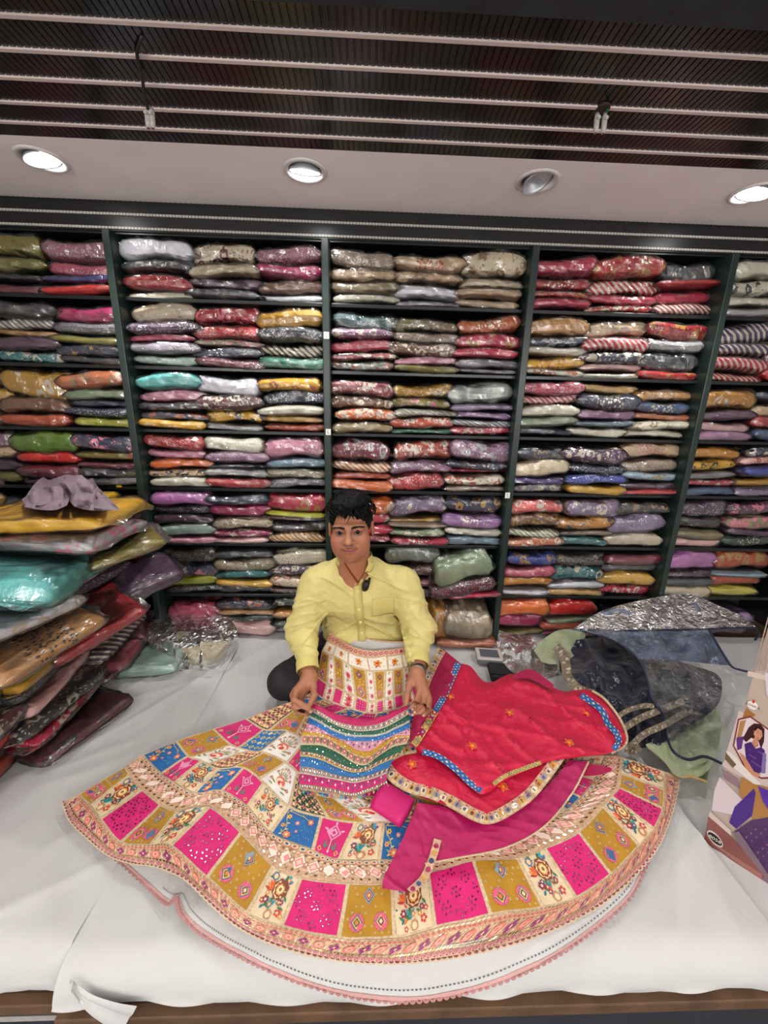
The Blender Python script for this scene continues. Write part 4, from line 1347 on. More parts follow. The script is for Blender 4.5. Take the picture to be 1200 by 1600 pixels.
# white lining with a lace edge, showing below the hem
l0 = [(150, 1318), (190, 1348), (232, 1386), (262, 1412), (275, 1402), (284, 1428), (312, 1456), (355, 1482), (410, 1510), (480, 1538), (560, 1558), (640, 1564), (720, 1552), (800, 1527), (870, 1492), (930, 1450), (985, 1400), (1012, 1345)]
L0 = Row([onbed(x, y, .012 + (.010 if 240 < x < 290 else 0) + (.010 if y > 1490 else 0)) for x, y in l0])
L1 = Row([onbed(x, y, .016) for x, y in [(170, 1300), (210, 1320), (250, 1330), (285, 1345), (320, 1375), (350, 1400), (380, 1425), (420, 1450), (470, 1470), (530, 1485), (590, 1488), (650, 1484), (720, 1474), (790, 1456), (850, 1434), (905, 1405), (955, 1365), (990, 1320)]])
SL = ruled(L0, L1)
surf_mesh('lining', SL, 120, 10, M['lining'], skirt)
lace = surf_mesh('lace_edge', SL, 160, 3, M['lining_lace'], skirt, 0.0015, (0, 1, 0.0, 0.085))
b = MB(); us = np.linspace(0.003, 0.997, 130); P = L0(us); T = np.gradient(P, axis=0); T /= np.linalg.norm(T, axis=1, keepdims=True)
for p, t in zip(P, T):
    o_ = np.array([t[1], -t[0], 0]); n = 7
    pts = [p + t * 0.0068 * math.cos(a) + o_ * 0.006 * math.sin(a) + np.array([0, 0, .002]) for a in np.linspace(0, math.pi, n)]
    b.add(pts, [tuple(range(n))], srgb('#b98482'))
    b.add([p + (q - p) * .5 + np.array([0, 0, .001]) for q in pts], [tuple(range(n))], srgb('#d9b8b0'))
tag(b.build('lace_scallops', M['thread'], lace), kind='stuff')
b = MB()
for u in np.linspace(0.15, 0.99, 170):
    p, nn = SL([u], [0.22]); p2, _ = SL([u + 0.0026], [0.22]); w = np.array([0, 0.0012, 0])
    q, q2 = p[0] + nn[0] * .002, p2[0] + nn[0] * .002
    b.add([q - w, q2 - w, q2 + w, q + w], [(0, 1, 2, 3)], srgb('#6f7076'))
tag(b.build('stitching', M['thread'], lace), kind='stuff')
# ochre inner net showing at the lifted hem on the left
A = Row([onbed(x, y, .012) for x, y in ((246, 1358), (270, 1376), (300, 1398), (318, 1404))]); B = Row([atz(x, y, .02) for x, y in ((250, 1345), (275, 1352), (300, 1370), (322, 1398))])
surf_mesh('inner_net', ruled(A, B), 20, 6, simple('ochre_net', '#8f8162', 0.8, bscale=200, bstr=0.6), skirt)

# ------------------------------------------------------------------ blouse held up in front of the skirt
blouse = empty('embroidered_blouse', atz(560, 1200, .09)); tag(blouse, 'pink lined blouse with blue, green and gold embroidered stripes held in both hands', 'blouse')


def C8(pts, z): return Row([atz(400 + x * .26667, 980 + y * .26667, zz) for (x, y), zz in zip(pts, np.interp(np.linspace(0, 1, len(pts)), np.linspace(0, 1, len(z)), z))])


X9 = (0, .125, .25, .375, .5, .625, .75, .875, 1)
def bl(ys, x0, x1, z0, zc):
    return C8([(x0 + (x1 - x0) * t, y) for t, y in zip(X9, ys)], [z0, zc, z0])


CUR = [
 bl([448, 478, 505, 524, 535, 535, 522, 498, 458], 322, 884, .165, .150),
 bl([470, 508, 545, 568, 580, 578, 558, 525, 478], 318, 890, .160, .145),
 bl([492, 532, 570, 597, 612, 610, 592, 558, 508], 314, 896, .150, .138),
 bl([520, 560, 596, 622, 636, 636, 618, 586, 543], 311, 899, .142, .132),
 bl([532, 572, 608, 634, 648, 648, 630, 598, 556], 309, 900, .138, .128),
 bl([566, 600, 636, 660, 674, 674, 656, 626, 592], 305, 902, .132, .122),
 bl([612, 622, 640, 672, 722, 728, 676, 640, 640], 282, 902, .126, .116),
 bl([636, 640, 652, 700, 752, 762, 710, 656, 652], 268, 900, .122, .112),
 bl([692, 694, 706, 748, 800, 808, 752, 706, 690], 262, 880, .117, .108),
 bl([728, 742, 760, 800, 830, 830, 796, 764, 732], 260, 850, .113, .104),
 bl([758, 768, 788, 822, 850, 852, 832, 800, 770], 259, 810, .110, .101),
 bl([818, 826, 842, 866, 882, 884, 872, 850, 826], 257, 780, .105, .098),
 bl([860, 870, 882, 896, 908, 918, 904, 884, 862], 256, 765, .102, .096),
 bl([922, 928, 936, 948, 962, 972, 956, 930, 900], 254, 765, .098, .092),
 bl([952, 962, 972, 980, 988, 992, 974, 950, 920], 254, 772, .094, .088)]
BLK = [('pink_lining', '#b20d57'), ('silver_trim', '#b8b29c'), ('green_stripe', '#14523c'), ('silver_piping', '#a9a79c'), ('blue_stripe', '#1464a6'), ('pink_stripe', '#c98a9c'), ('mustard_stripe', '#b98a1c'), ('floral_stripe', '#c3ad8c'),
       ('green_stripe', '#12563e'), ('gold_trim', '#c7a95c'), ('blue_stripe', '#1766a4'), ('silver_trim', '#b3ad9c'), ('pink_stripe', '#bf1466'), ('beaded_edge', '#a8906c')]
R2 = random.Random(9)
for i, (nm, c) in enumerate(BLK):
    S = ruled(CUR[i + 1], CUR[i], puff=0.002)
    o = surf_mesh(nm, S, 70, 6, simple('blouse_' + nm + str(i), c, 0.5, bscale=380, bstr=0.6, bdist=0.0012, var=0.14, vscale=110), blouse, 0.001)
    m = Motif(S, 14.0, 0.0026)
    if i == 0:
        pass
    elif nm in ('silver_trim', 'gold_trim', 'beaded_edge'):
        for k in range(38):
            x = (k + .5) / 38 * 14
            m.k = 0; m.ell(x, .5, .15, .36, ['#8d6a3c', '#46406a', '#a84a5c'][k % 3], 0, 8); m.ell(x, .5, .09, .22, '#e8e4d4', 0, 6, k % 2 == 0)
    elif nm == 'floral_stripe':
        for k in range(16):
            x = (k + .5) / 16 * 14
            m.k = 0; m.flower(x, .5, .30, '#c25c6c', '#e8c98c', 7); m.ell(x + .43, .45, .10, .35, '#5c6a4c'); m.ell(x + .43, .85, .3, .1, '#dcc9a4', 0, 8)
    elif nm == 'pink_stripe':
        for k in range(40): m.k = 0; m.dia((k + .5) / 40 * 14, .35 + .3 * (k % 2), .13, ['#46407a', '#e8d8dc', '#2f6a6a'][k % 3], 1.2)
    else:
        for k in range(34): m.k = 0; m.dia((k + .5) / 34 * 14, .5 + R2.uniform(-.3, .3), .07, ['#d8cf9c', '#e8ecf0'][k % 2], 1.4, mirror=True)
    m.build(o)
# rolled pink sleeve and little beads along the edge
p0, p1 = atz(592, 1240, .085), atz(636, 1268, .085)
d = (p1 - p0)
b = MB()
roll = []
for t in np.linspace(0, 1, 8):
    q = p0 + d * t
    roll.append(q)
side = Vector((-d.y, d.x, 0)).normalized()
vs = []
for q in roll:
    for k in range(14):
        a = 2 * math.pi * k / 14
        vs.append(q + side * (0.040 * math.cos(a)) + Vector((0, 0, 0.020 * math.sin(a) - .004)))
mesh('rolled_sleeve', vs, grid_faces(14, 8, True) + [tuple(range(14))[::-1], tuple(range(98, 112))], simple('magenta_cotton', '#c20f68', 0.6, bscale=120, bstr=0.3, var=0.1), blouse, True)
b = MB()
for k in range(20):
    p = CUR[-1]([k / 19])[0]
    v = Vector(p) + Vector((0, -0.006, .002))
    b.tube([v - Vector((0, 0.004, 0)), v, v + Vector((0, 0.004, 0))], [.0015, .004, .0015], 6, srgb(['#b8a06c', '#4aa6b8', '#5a4a9c', '#c2506a'][k % 4]))
tag(b.build('bead_fringe', M['thread'], blouse, True), kind='stuff')

# ------------------------------------------------------------------ loose cloth laid out from outline curves
_R = np.array([list(r) for r in CAM_ROT])


def natz(px, py, z):
    px, py, z = np.broadcast_arrays(np.asarray(px, float), np.asarray(py, float), np.asarray(z, float))
    d = np.stack([px - 600, 800 - py, np.full(px.shape, -FPX)], -1) @ _R.T
    t = (z - CAM.z) / d[..., 2]
    return np.array(CAM) + d * t[..., None]


def loft(name, A, B, zf, mat, parent, nu=60, nv=24, back=True):
    a, b = catmull(A, nu), catmull(B, nu)
    t = np.linspace(0, 1, nv)[:, None, None]
    px = a[None] * (1 - t) + b[None] * t
    s = np.broadcast_to(np.linspace(0, 1, nu)[None], (nv, nu)); tt = np.broadcast_to(t[..., 0], (nv, nu))
    P = natz(px[..., 0], px[..., 1], zf(s, tt, px[..., 0], px[..., 1]))
    return mesh(name, P.reshape(-1, 3), grid_faces(nu, nv), mat, parent, True)


def strip(name, path, w, zf, mat, parent, n=60, decorate=None, off=0.002):
    """ribbon of pixel width w along a path lying at height zf(px, py)"""
    c = catmull(path, n); t = np.gradient(c, axis=0); t /= np.linalg.norm(t, axis=1, keepdims=True)
    nn = np.stack([-t[:, 1], t[:, 0]], 1)
    L = Row([tuple(v) for v in natz(c[:, 0] + nn[:, 0] * w / 2, c[:, 1] + nn[:, 1] * w / 2, zf(c[:, 0], c[:, 1]))])
    U = Row([tuple(v) for v in natz(c[:, 0] - nn[:, 0] * w / 2, c[:, 1] - nn[:, 1] * w / 2, zf(c[:, 0], c[:, 1]))])

    def S(a, b):
        a = np.atleast_1d(a); b = np.atleast_1d(b)[:, None]
        p, q = L(a), U(a)
        r = p * (1 - b) + q * b
        return r, np.tile(np.array([0, -0.35, 0.94]), (len(a), 1))
    o = surf_mesh(name, S, n, 4, mat, parent, off)
    if decorate:
        P = L(np.linspace(0, 1, 80)); ln = np.linalg.norm(np.diff(P, axis=0), axis=1).sum()
        wd = np.linalg.norm(L([.5]) - U([.5]))
        m = Motif(S, ln / wd, off + 0.0012); decorate(m); m.build(o)
    return o


def satin(name, c, rough=0.35, bs=20, bst=0.4, sheen=0.05, bd=0.006): return simple(name, c, rough, bscale=bs, bstr=bst, bdist=bd, sheen=sheen, var=0.06, vscale=12)


M['chinon'] = satin('crimson_chinon', '#c40a3c', 0.5, 26, 0.6, 0.05, 0.012)
M['chinon_dark'] = satin('deep_pink_net', '#a80a48', 0.55, 40, 0.4, 0.05)
M['magenta_net'] = satin('magenta_net', '#ae0c58', 0.5, 30, 0.4, 0.05)
M['ribbon_blue'] = simple('blue_ribbon', '#1a62a8', 0.5, bscale=300, bstr=0.6, var=0.2, vscale=120)
M['ribbon_gold'] = simple('gold_ribbon', '#b89a4c', 0.45, bscale=300, bstr=0.6, var=0.3, vscale=120)

dup = empty('dupatta_scarf', atz(800, 1150, .05)); tag(dup, 'crimson dupatta scarf with scalloped border and orange flowers folded over the skirt', 'scarf')


def fold(x, y, k=1.0):
    return k * (0.006 * fbm(x / 60, y / 60, 1.0, 2) + 0.013 * ridge(x / 100, y / 100, 2.2, 1.0, 4.2, 0.75, 5) + 0.009 * ridge(x / 100, y / 100, 6.1, 0.9, 5.2, 0.25, 6) + 0.004 * ridge(x / 50, y / 50, 9.1, 0.9, 5.2, 1.1, 4))


def zA(x, y): return 0.100 + fold(x, y) - 0.00009 * np.maximum(x - 800, 0)
def zB(x, y): return 0.082 + 0.5 * fold(x, y)
def zC(x, y): return 0.070 + 0.4 * fold(x, y) - 0.00008 * np.maximum(y - 1300, 0)


def edge_drop(s, t): return 0.012 * ((1 - np.clip(t / .06, 0, 1)) + (1 - np.clip((1 - t) / .05, 0, 1)))


loft('tail_layer', [(652, 1256), (638, 1290), (620, 1330), (600, 1370), (597, 1388)], [(712, 1268), (696, 1310), (680, 1345), (660, 1378), (642, 1395)], lambda s, t, x, y: zC(x, y) - .002, M['magenta_net'], dup, 40, 20)
loft('lower_layer', [(652, 1254), (700, 1262), (760, 1280), (820, 1258), (868, 1214), (888, 1188)], [(664, 1350), (715, 1341), (790, 1325), (850, 1292), (893, 1241), (920, 1190)], lambda s, t, x, y: zC(x, y), M['magenta_net'], dup, 70, 20)
strip('tail_border', [(640, 1394), (662, 1372), (676, 1340), (684, 1312)], 12, lambda x, y: zC(x, y) + .003, M['border'], dup, 30, lambda m: [m.ell(.6 + 1.1 * i, .5, .35, .35, ['#a5245a', '#3c4a78', '#c99a4c'][i % 3]) for i in range(int(m.asp / 1.1))])
strip('net_edging', [(664, 1350), (715, 1341), (790, 1325), (850, 1292), (893, 1241), (920, 1190)], 3, lambda x, y: zC(x, y), M['lace'], dup, 60)
loft('side_corner', [(898, 1192), (925, 1194), (952, 1199), (956, 1203)], [(900, 1204), (912, 1212), (935, 1211), (955, 1205)], lambda s, t, x, y: 0.072 + .004 * np.sin(x / 7), M['chinon_dark'], dup, 20, 8)
loft('middle_layer', [(604, 1186), (640, 1166), (690, 1178), (750, 1200), (820, 1190), (868, 1172)], [(601, 1192), (642, 1238), (702, 1260), (764, 1284), (818, 1258), (876, 1192)], lambda s, t, x, y: zB(x, y), M['chinon'], dup, 70, 20)


def scallop_deco(m):
    n = int(m.asp / .62)
    for i in range(n):
        x = (i + .5) * m.asp / n; m.k = 0
        m.ell(x, .20, .30, .17, '#d8bf98'); m.ell(x, .50, .27, .26, ['#d9a43c', '#8d93a8', '#e8dcc0'][i % 3], 0, 10); m.ell(x, .50, .17, .17, '#eef0f0', 0, 8, True); m.ell(x, .54, .07, .07, ['#3c4a78', '#a5245a'][i % 2])
        m.dia(x, .84, .09, '#c2305a'); m.dia(x + .3, .86, .07, '#e6cfae')


BP = [(598, 1192), (616, 1215), (642, 1231), (672, 1239), (706, 1254), (742, 1274), (765, 1279), (792, 1267), (826, 1243), (852, 1212), (874, 1182)]
strip('scalloped_border', BP, 19, zB, M['border'], dup, 120, scallop_deco, .003)
strip('inner_border', [(600, 1190), (625, 1176), (650, 1170)], 14, zB, M['border'], dup, 30, scallop_deco, .003)
loft('side_layer', [(692, 1014), (676, 1038), (658, 1078), (645, 1125), (640, 1166)], [(719, 1036), (708, 1062), (692, 1098), (670, 1135), (650, 1168)], lambda s, t, x, y: .108 + .5 * fold(x, y), M['chinon_dark'], dup, 40, 14)
strip('side_border', [(690, 1016), (680, 1034), (668, 1060), (658, 1088)], 14, lambda x, y: .110 + .5 * fold(x, y), M['border'], dup, 40, scallop_deco, .003)
TOPA = [(716, 1036), (735, 1041), (752, 1061), (768, 1066), (802, 1053), (850, 1068), (882, 1080), (915, 1077), (945, 1095), (968, 1125), (979, 1152)]
BOTA = [(646, 1166), (662, 1178), (690, 1188), (720, 1212), (752, 1241), (790, 1219), (825, 1203), (858, 1190), (905, 1183), (945, 1179), (975, 1166)]
loft('top_layer', TOPA, BOTA, lambda s, t, x, y: zA(x, y) - edge_drop(s, t), M['chinon'], dup, 110, 44)
loft('folded_hem', [(806, 1052), (830, 1046), (855, 1062), (866, 1070)], [(800, 1062), (825, 1060), (850, 1072), (862, 1078)], lambda s, t, x, y: .112 + 0 * x, M['chinon_dark'], dup, 20, 6)


def ribbon_deco(m):
    for i in range(int(m.asp / .8)):
        m.k = 0; m.dia(.4 + i * .8, .5, .22, ['#d8cf9c', '#8fb4d0'][i % 2]); m.ell(i * .8, .06, .16, .10, '#e6d8b4'); m.ell(i * .8, .94, .16, .10, '#e6d8b4')


strip('blue_ribbon', [(716, 1037), (706, 1060), (692, 1092), (680, 1112)], 10, lambda x, y: zA(x, y) + .002, M['ribbon_blue'], dup, 40, ribbon_deco, .004)
strip('gold_ribbon', [(680, 1112), (668, 1132), (652, 1158), (646, 1165)], 11, lambda x, y: zA(x, y) + .002, M['ribbon_gold'], dup, 30, ribbon_deco, .004)
strip('blue_ribbon', [(660, 1176), (685, 1184), (712, 1204), (735, 1226), (751, 1237)], 9, lambda x, y: zA(x, y) - .004, M['ribbon_blue'], dup, 40, ribbon_deco, .006)
strip('blue_ribbon', [(907, 1087), (922, 1097), (940, 1112), (950, 1133), (962, 1146), (966, 1160), (958, 1172)], 9, lambda x, y: zA(x, y), M['ribbon_blue'], dup, 50, ribbon_deco, .004)
strip('gold_ribbon', [(770, 1226), (790, 1213), (815, 1203), (845, 1192)], 7, zA, M['ribbon_gold'], dup, 30, ribbon_deco, .003)
strip('edge_piping', [(925, 1080), (945, 1094), (968, 1124), (979, 1152), (974, 1167), (955, 1178)], 3.5, lambda x, y: zA(x, y) - .006, M['lace'], dup, 50, None, .004)


def flower_applique(px, py, z, r=0.018):
    p = atz(px, py, z)

    def S(a, b):
        a = np.atleast_1d(a); b = np.atleast_1d(b)
        return np.stack([p.x + (a - .5) * 2 * r, p.y + (b - .5) * 2 * r, np.full(a.shape, p.z)], 1), np.tile(np.array([0, 0, 1.]), (len(a), 1))
    m = Motif(S, 1.0, .004)
    for i in range(5): m.leaf(.5, .5, .48, .12, i * 1.26 + .6, ['#8a8452', '#b89a5c'][i % 2])
    m.flower(.5, .5, .36, '#e8552c', '#f0a03c', 6); m.flower(.5, .5, .20, '#ef8a5c', '#d9342c', 5)
    m.v = list(m.place(m.v))
    mesh('flower_applique', m.v, m.f, M['thread'], dup, colors=m.c)


for px, py, f in ((796, 1115, zA), (917, 1116, zA), (889, 1162, zA), (738, 1167, zA), (644, 1196, zB), (786, 1231, zB), (704, 1090, zA)):
    flower_applique(px, py, float(f(np.array([px]), np.array([py]))[0]))

# ------------------------------------------------------------------ things at the back right of the sheet
M['navy_satin'] = satin('navy_satin', '#10172b', 0.28, 14, 0.9, 0.2, 0.02)
M['sage_satin'] = satin('sage_satin', '#a3b08a', 0.35, 14, 0.8, 0.3, 0.015)
M['blue_cover'] = satin('blue_nonwoven', '#3f5578', 0.6, 30, 0.4, 0.2)
M['navy_piping'] = simple('navy_piping', '#141c38', 0.5)
M['silver_emb'] = simple('silver_zari', '#9c8f7c', 0.4, 0.4, bscale=260, bstr=1.0, bdist=0.004, var=0.4, vscale=130)


def crumple(x, y, a, f=30.0, seed=0.0):
    return a * (fbm(x / f, y / f, seed, 3) + 1.2 * (1 - np.abs(vnoise(x / f * 1.1 + 9, y / f * .7, seed + 4))) ** 3 - .5)


sg = empty('sage_green_dress', atz(1080, 1160, .0)); tag(sg, 'sage green satin dress with gold edging half under the clear cover', 'dress')
loft('skirt_fold', [(1009, 1163), (1046, 1147), (1074, 1112), (1100, 1102), (1120, 1108), (1130, 1135)], [(1010, 1166), (1038, 1190), (1056, 1212), (1082, 1216), (1105, 1205), (1125, 1172)], lambda s, t, x, y: .035 + crumple(x, y, .010, 34, 2.), M['sage_satin'], sg, 50, 26)
loft('hem_fold', [(1056, 1198), (1075, 1190), (1095, 1188), (1108, 1192)], [(1058, 1213), (1080, 1213), (1094, 1221), (1105, 1226)], lambda s, t, x, y: .016 + .006 * np.sin(x / 5), M['sage_satin'], sg, 30, 10)
loft('sleeve_fold', [(834, 1016), (850, 998), (875, 984), (905, 985), (915, 992)], [(846, 1034), (862, 1038), (882, 1034), (900, 1022), (912, 1008)], lambda s, t, x, y: .05 + crumple(x, y, .014, 24, 5.), M['sage_satin'], sg, 50, 20)
strip('gold_edging', [(1012, 1168), (1038, 1190), (1057, 1213), (1080, 1214), (1104, 1222)], 3.5, lambda x, y: .030 + 0 * x, simple('gold_lace', '#c2a566', 0.5, bscale=300, bstr=.6), sg, 40)

nv = empty('navy_satin_gown', atz(990, 1090, 0)); tag(nv, 'navy satin gown with silver embroidered edging beside the crimson scarf', 'gown')
loft('gown_body', [(900, 1000), (888, 1030), (905, 1066), (936, 1086), (958, 1112), (978, 1148), (985, 1172)], [(1000, 985), (1055, 1030), (1118, 1052), (1128, 1078), (1116, 1108), (1070, 1140), (1032, 1164)], lambda s, t, x, y: .050 + crumple(x, y, .020, 30, 7.) + .03 * np.clip(1 - s * 2, 0, 1), M['navy_satin'], nv, 80, 50)


def zari(m):
    for i in range(int(m.asp / .5)):
        m.k = 0; m.ell(i * .5 + .2, .5 + .25 * math.sin(i * 1.7), .26, .2, ['#b5a78f', '#8d806c', '#c9bca4'][i % 3], i * .6, 7)


for k, (pth, w) in enumerate((([(868, 1011), (880, 1024), (884, 1042), (888, 1062), (904, 1078), (926, 1086)], 15), ([(958, 1126), (978, 1112), (1004, 1104), (1022, 1104)], 8), ([(975, 1138), (1002, 1122), (1032, 1110), (1068, 1096)], 11), ([(984, 1168), (1006, 1148), (1036, 1134), (1074, 1112)], 11), ([(976, 1170), (990, 1174), (1000, 1168)], 12))):
    strip('silver_embroidery', pth, w, lambda x, y: .064 + crumple(x, y, .020, 30, 7.) + .03 * np.clip((1040 - y) / 60, 0, 1), M['silver_emb'], nv, 40, zari, .004)

gb = empty('garment_cover', atz(1050, 1060, .0)); tag(gb, 'blue garment cover with a clear plastic front and navy piping', 'garment cover')


def zG(x, y): return np.clip(.245 - (y - 930) * .00115, .045, .25)


loft('fabric_back', [(894, 985), (920, 968), (942, 957), (1010, 940), (1077, 931), (1096, 960), (1107, 983)], [(905, 986), (958, 1000), (996, 1028), (1035, 1030), (1080, 1034), (1115, 1038), (1144, 1040)], lambda s, t, x, y: zG(x, y) + crumple(x, y, .006, 40, 3.), M['blue_cover'], gb, 60, 24)
loft('clear_front', [(906, 984), (960, 1001), (996, 1028), (1011, 1061), (1020, 1095), (1036, 1118), (1045, 1160), (1058, 1180)], [(1107, 983), (1125, 1010), (1144, 1038), (1150, 1070), (1148, 1100), (1140, 1130), (1136, 1160), (1128, 1192)], lambda s, t, x, y: zG(x, y) + .014 + crumple(x, y, .009, 26, 11.), M['film'], gb, 70, 40)
loft('clear_top', [(896, 982), (942, 954), (1010, 936), (1077, 928), (1120, 945), (1160, 962)], [(906, 985), (980, 985), (1050, 984), (1107, 983), (1145, 981), (1182, 980)], lambda s, t, x, y: zG(x, y) + .012 + crumple(x, y, .005, 26, 15.), M['film'], gb, 60, 16)
for pth in ([(906, 984), (930, 985), (1000, 985), (1060, 984), (1107, 983), (1150, 981), (1180, 981)], [(906, 984), (930, 991), (960, 1001), (996, 1028), (1011, 1061), (1018, 1091), (1035, 1116), (1045, 1160), (1056, 1178), (1077, 1187), (1101, 1182), (1128, 1193)], [(1107, 983), (1124, 1012), (1142, 1040), (1158, 1047), (1172, 1050)], [(1180, 981), (1186, 990), (1180, 1000)]):
    c = catmull(pth, 40)
    MB().tube([tuple(v) for v in natz(c[:, 0], c[:, 1], zG(c[:, 0], c[:, 1]) + .014)], .0042, 6).build('piping', M['navy_piping'], gb, True)

fl = loft('clear_plastic_wrap', [(780, 985), (800, 990), (840, 995), (875, 1010), (890, 1035)], [(775, 1010), (790, 1040), (815, 1058), (850, 1062), (885, 1050)], lambda s, t, x, y: .05 + crumple(x, y, .02, 22, 19.), M['film'], None, 50, 26)
tag(fl, 'crumpled clear plastic wrap on the sheet beside the sage dress', 'plastic wrap')

cb = empty('clear_lidded_box', atz(764, 1028, 0)); tag(cb, 'small clear lidded box with dark contents on the sheet behind the scarf', 'box')
p = atz(764, 1024, .03)
c, s = math.cos(-.12), math.sin(-.12)


def rbox(name, cx, cy, z0, z1, hx, hy, mat, parent, bev=.006):
    o = MB().box(-hx, hx, -hy, hy, 0, z1 - z0).build(name, mat, None, False, bev)
    o.data.transform(Matrix.Translation((cx, cy, z0)) @ Matrix.Rotation(-.12, 4, 'Z'))
    o.parent = parent; o.matrix_parent_inverse = Matrix.Translation(parent.location).inverted()
    return o


rbox('tray', p.x, p.y, .004, .030, .052, .038, simple('smoke_plastic', '#6f7276', .3), cb)
rbox('lid', p.x, p.y, .031, .040, .056, .042, simple('frosted_lid', '#b9b4b0', .25), cb)
rbox('label_inset', p.x, p.y, .040, .0412, .040, .028, simple('grey_inset', '#55585e', .3), cb, .001)
p = atz(785, 1050, .02)
bp = empty('black_pouch', (p.x, p.y, 0)); tag(bp, 'flat black pouch poking out behind the crimson scarf', 'pouch')
rbox('pouch_body', p.x, p.y, .004, .030, .055, .05, simple('black_cloth', '#17181b', .7, bscale=80), bp, .010)
rbox('pouch_flap', p.x, p.y - .002, .0305, .035, .052, .03, simple('black_flap', '#1d1e22', .6), bp, .002)

# beige satin garment in a bag, on the sheet by the shelves
bs = empty('beige_satin_suit', atz(288, 1000, .0)); tag(bs, 'folded beige satin suit with turquoise beads in a clear bag', 'folded garment')
M['beige_satin'] = satin('beige_satin', '#a89a78', 0.32, 12, 0.7, 0.2, 0.015)
loft('folded_fabric', [(225, 985), (240, 966), (275, 957), (310, 956), (345, 964), (364, 985)], [(228, 994), (245, 1006), (275, 1024), (310, 1032), (335, 1030), (358, 1010)], lambda s, t, x, y: .080 + crumple(x, y, .011, 36, 23.) - .05 * t ** 3, M['beige_satin'], bs, 50, 26)
loft('folded_side', [(228, 994), (245, 1006), (275, 1024), (310, 1032), (335, 1030), (358, 1010)], [(232, 1004), (250, 1018), (280, 1034), (312, 1040), (338, 1036), (360, 1018)], lambda s, t, x, y: .05 - .042 * t, M['beige_satin'], bs, 50, 8)
loft('clear_bag', [(212, 985), (235, 958), (275, 948), (315, 948), (352, 958), (372, 985)], [(215, 1000), (240, 1022), (275, 1042), (312, 1048), (345, 1042), (368, 1012)], lambda s, t, x, y: .118 + crumple(x, y, .006, 20, 27.) - .085 * t ** 3, M['film'], bs, 60, 30)
b = MB()
for (px, py) in [(255, 975), (285, 968), (300, 985), (320, 978), (335, 990), (275, 1000), (345, 1000), (330, 1010), (305, 1005), (265, 985)]:
    q = atz(px, py, .102); b.tube([q, q + Vector((0, 0, .003))], .003, 6, srgb('#3a8a92'))
tag(b.build('turquoise_beads', M['thread'], bs), kind='stuff')
# sage packet's folded spine is a packet above; lavender cloth thrown over the top of the pile
lv = empty('lavender_cloth', atz(110, 770, .745)); tag(lv, 'crumpled lavender grey cloth thrown on top of the yellow bagged garment', 'cloth')
M['lav'] = satin('lavender_cotton', '#85727e', 0.7, 18, 0.4, 0.05, 0.006)
loft('upper_drape', [(36, 782), (58, 752), (85, 739), (118, 737), (142, 745), (152, 760)], [(40, 790), (72, 788), (100, 776), (118, 792), (150, 798), (188, 796)], lambda s, t, x, y: .765 + crumple(x, y, .020, 26, 31.), M['lav'], lv, 60, 26)
loft('lower_drape', [(34, 780), (60, 764), (90, 760), (112, 768)], [(38, 792), (60, 796), (85, 797), (105, 790)], lambda s, t, x, y: .775 + crumple(x, y, .014, 20, 35.), M['lav'], lv, 40, 16)
loft('hanging_end', [(90, 745), (105, 760), (118, 780), (130, 792)], [(128, 742), (145, 758), (165, 780), (186, 798)], lambda s, t, x, y: .785 + crumple(x, y, .016, 20, 39.), M['lav'], lv, 40, 16)

# large packets crammed on the low centre shelves
packet('sage', (aty(720, 888, 1.63).x, 1.72, aty(720, 888, 1.62).z), (.26, .26, .13), (0.05, -0.22, 0.05), 'big olive green bagged garment tilted on the low centre shelf', 'loose bagged garments')
packet('maroon:sp', (aty(720, 915, 1.62).x, 1.71, .285), (.29, .26, .07), (0.0, -0.16, 0.04), 'maroon beaded bagged garment under the tilted olive one', 'loose bagged garments')
packet('rani', (aty(740, 925, 1.62).x, 1.72, .247), (.24, .26, .03), (0.0, -0.08, 0.0), 'thin hot pink bagged garment under the maroon one', 'loose bagged garments')
packet('gold:fl', (aty(690, 962, 1.60).x, 1.70, .115), (.16, .26, .17), (0.15, 0.1, 0.2), 'mustard gold bagged garment standing behind his elbow', 'loose bagged garments')
packet('ecru:sp', (aty(733, 965, 1.58).x, 1.69, .125), (.22, .27, .15), (0.25, 0, -0.05), 'bulky champagne bagged garment with a gold patch at the shelf foot', 'loose bagged garments')
packet('terracotta', (aty(730, 992, 1.56).x, 1.68, .026), (.27, .27, .045), (0, 0, 0.02), 'flat terracotta bagged garment under the champagne one', 'loose bagged garments')

# ------------------------------------------------------------------ printed catalogue box at the right
bx = empty('printed_garment_box', (0.90, 0.72, -0.016)); tag(bx, 'tall glossy printed box showing a woman in a purple dress', 'box')
E0 = atz(1103, 1312, -.016); E1 = atz(1200, 1374, -.016)
bd = Vector((E1.x - E0.x, E1.y - E0.y, 0)).normalized(); bn = Vector((bd.y, -bd.x, 0))
if bn.dot(CAM - E0) < 0: bn = -bn


def fp(px, py, off=0.0):
    d = ray(px, py); t = (E0 - CAM).dot(bn) / d.dot(bn)
    return CAM + d * t + bn * off


BW, BH, BT = .30, .68, .07
vs = []
for z in (0, BH):
    for a, bq in ((-.004, 0), (BW, 0), (BW, -BT), (-.004, -BT)):
        q = E0 + bd * a + bn * (bq - .0006); vs.append((q.x, q.y, -.016 + z))
mesh('carton', vs, [(3, 2, 1, 0), (4, 5, 6, 7), (0, 1, 5, 4), (1, 2, 6, 5), (2, 3, 7, 6), (3, 0, 4, 7)], simple('carton_print_ground', '#b7a598', .22, spec=.5), bx)
pm = MB()
_l = [0]


def pp(pts, col, absolute=False):
    _l[0] += 1
    pm.add([fp(*(p if absolute else (1060 + .275 * p[0], 960 + .275 * p[1])), .0002 + .00004 * _l[0]) for p in pts], [tuple(range(len(pts)))], srgb(col))


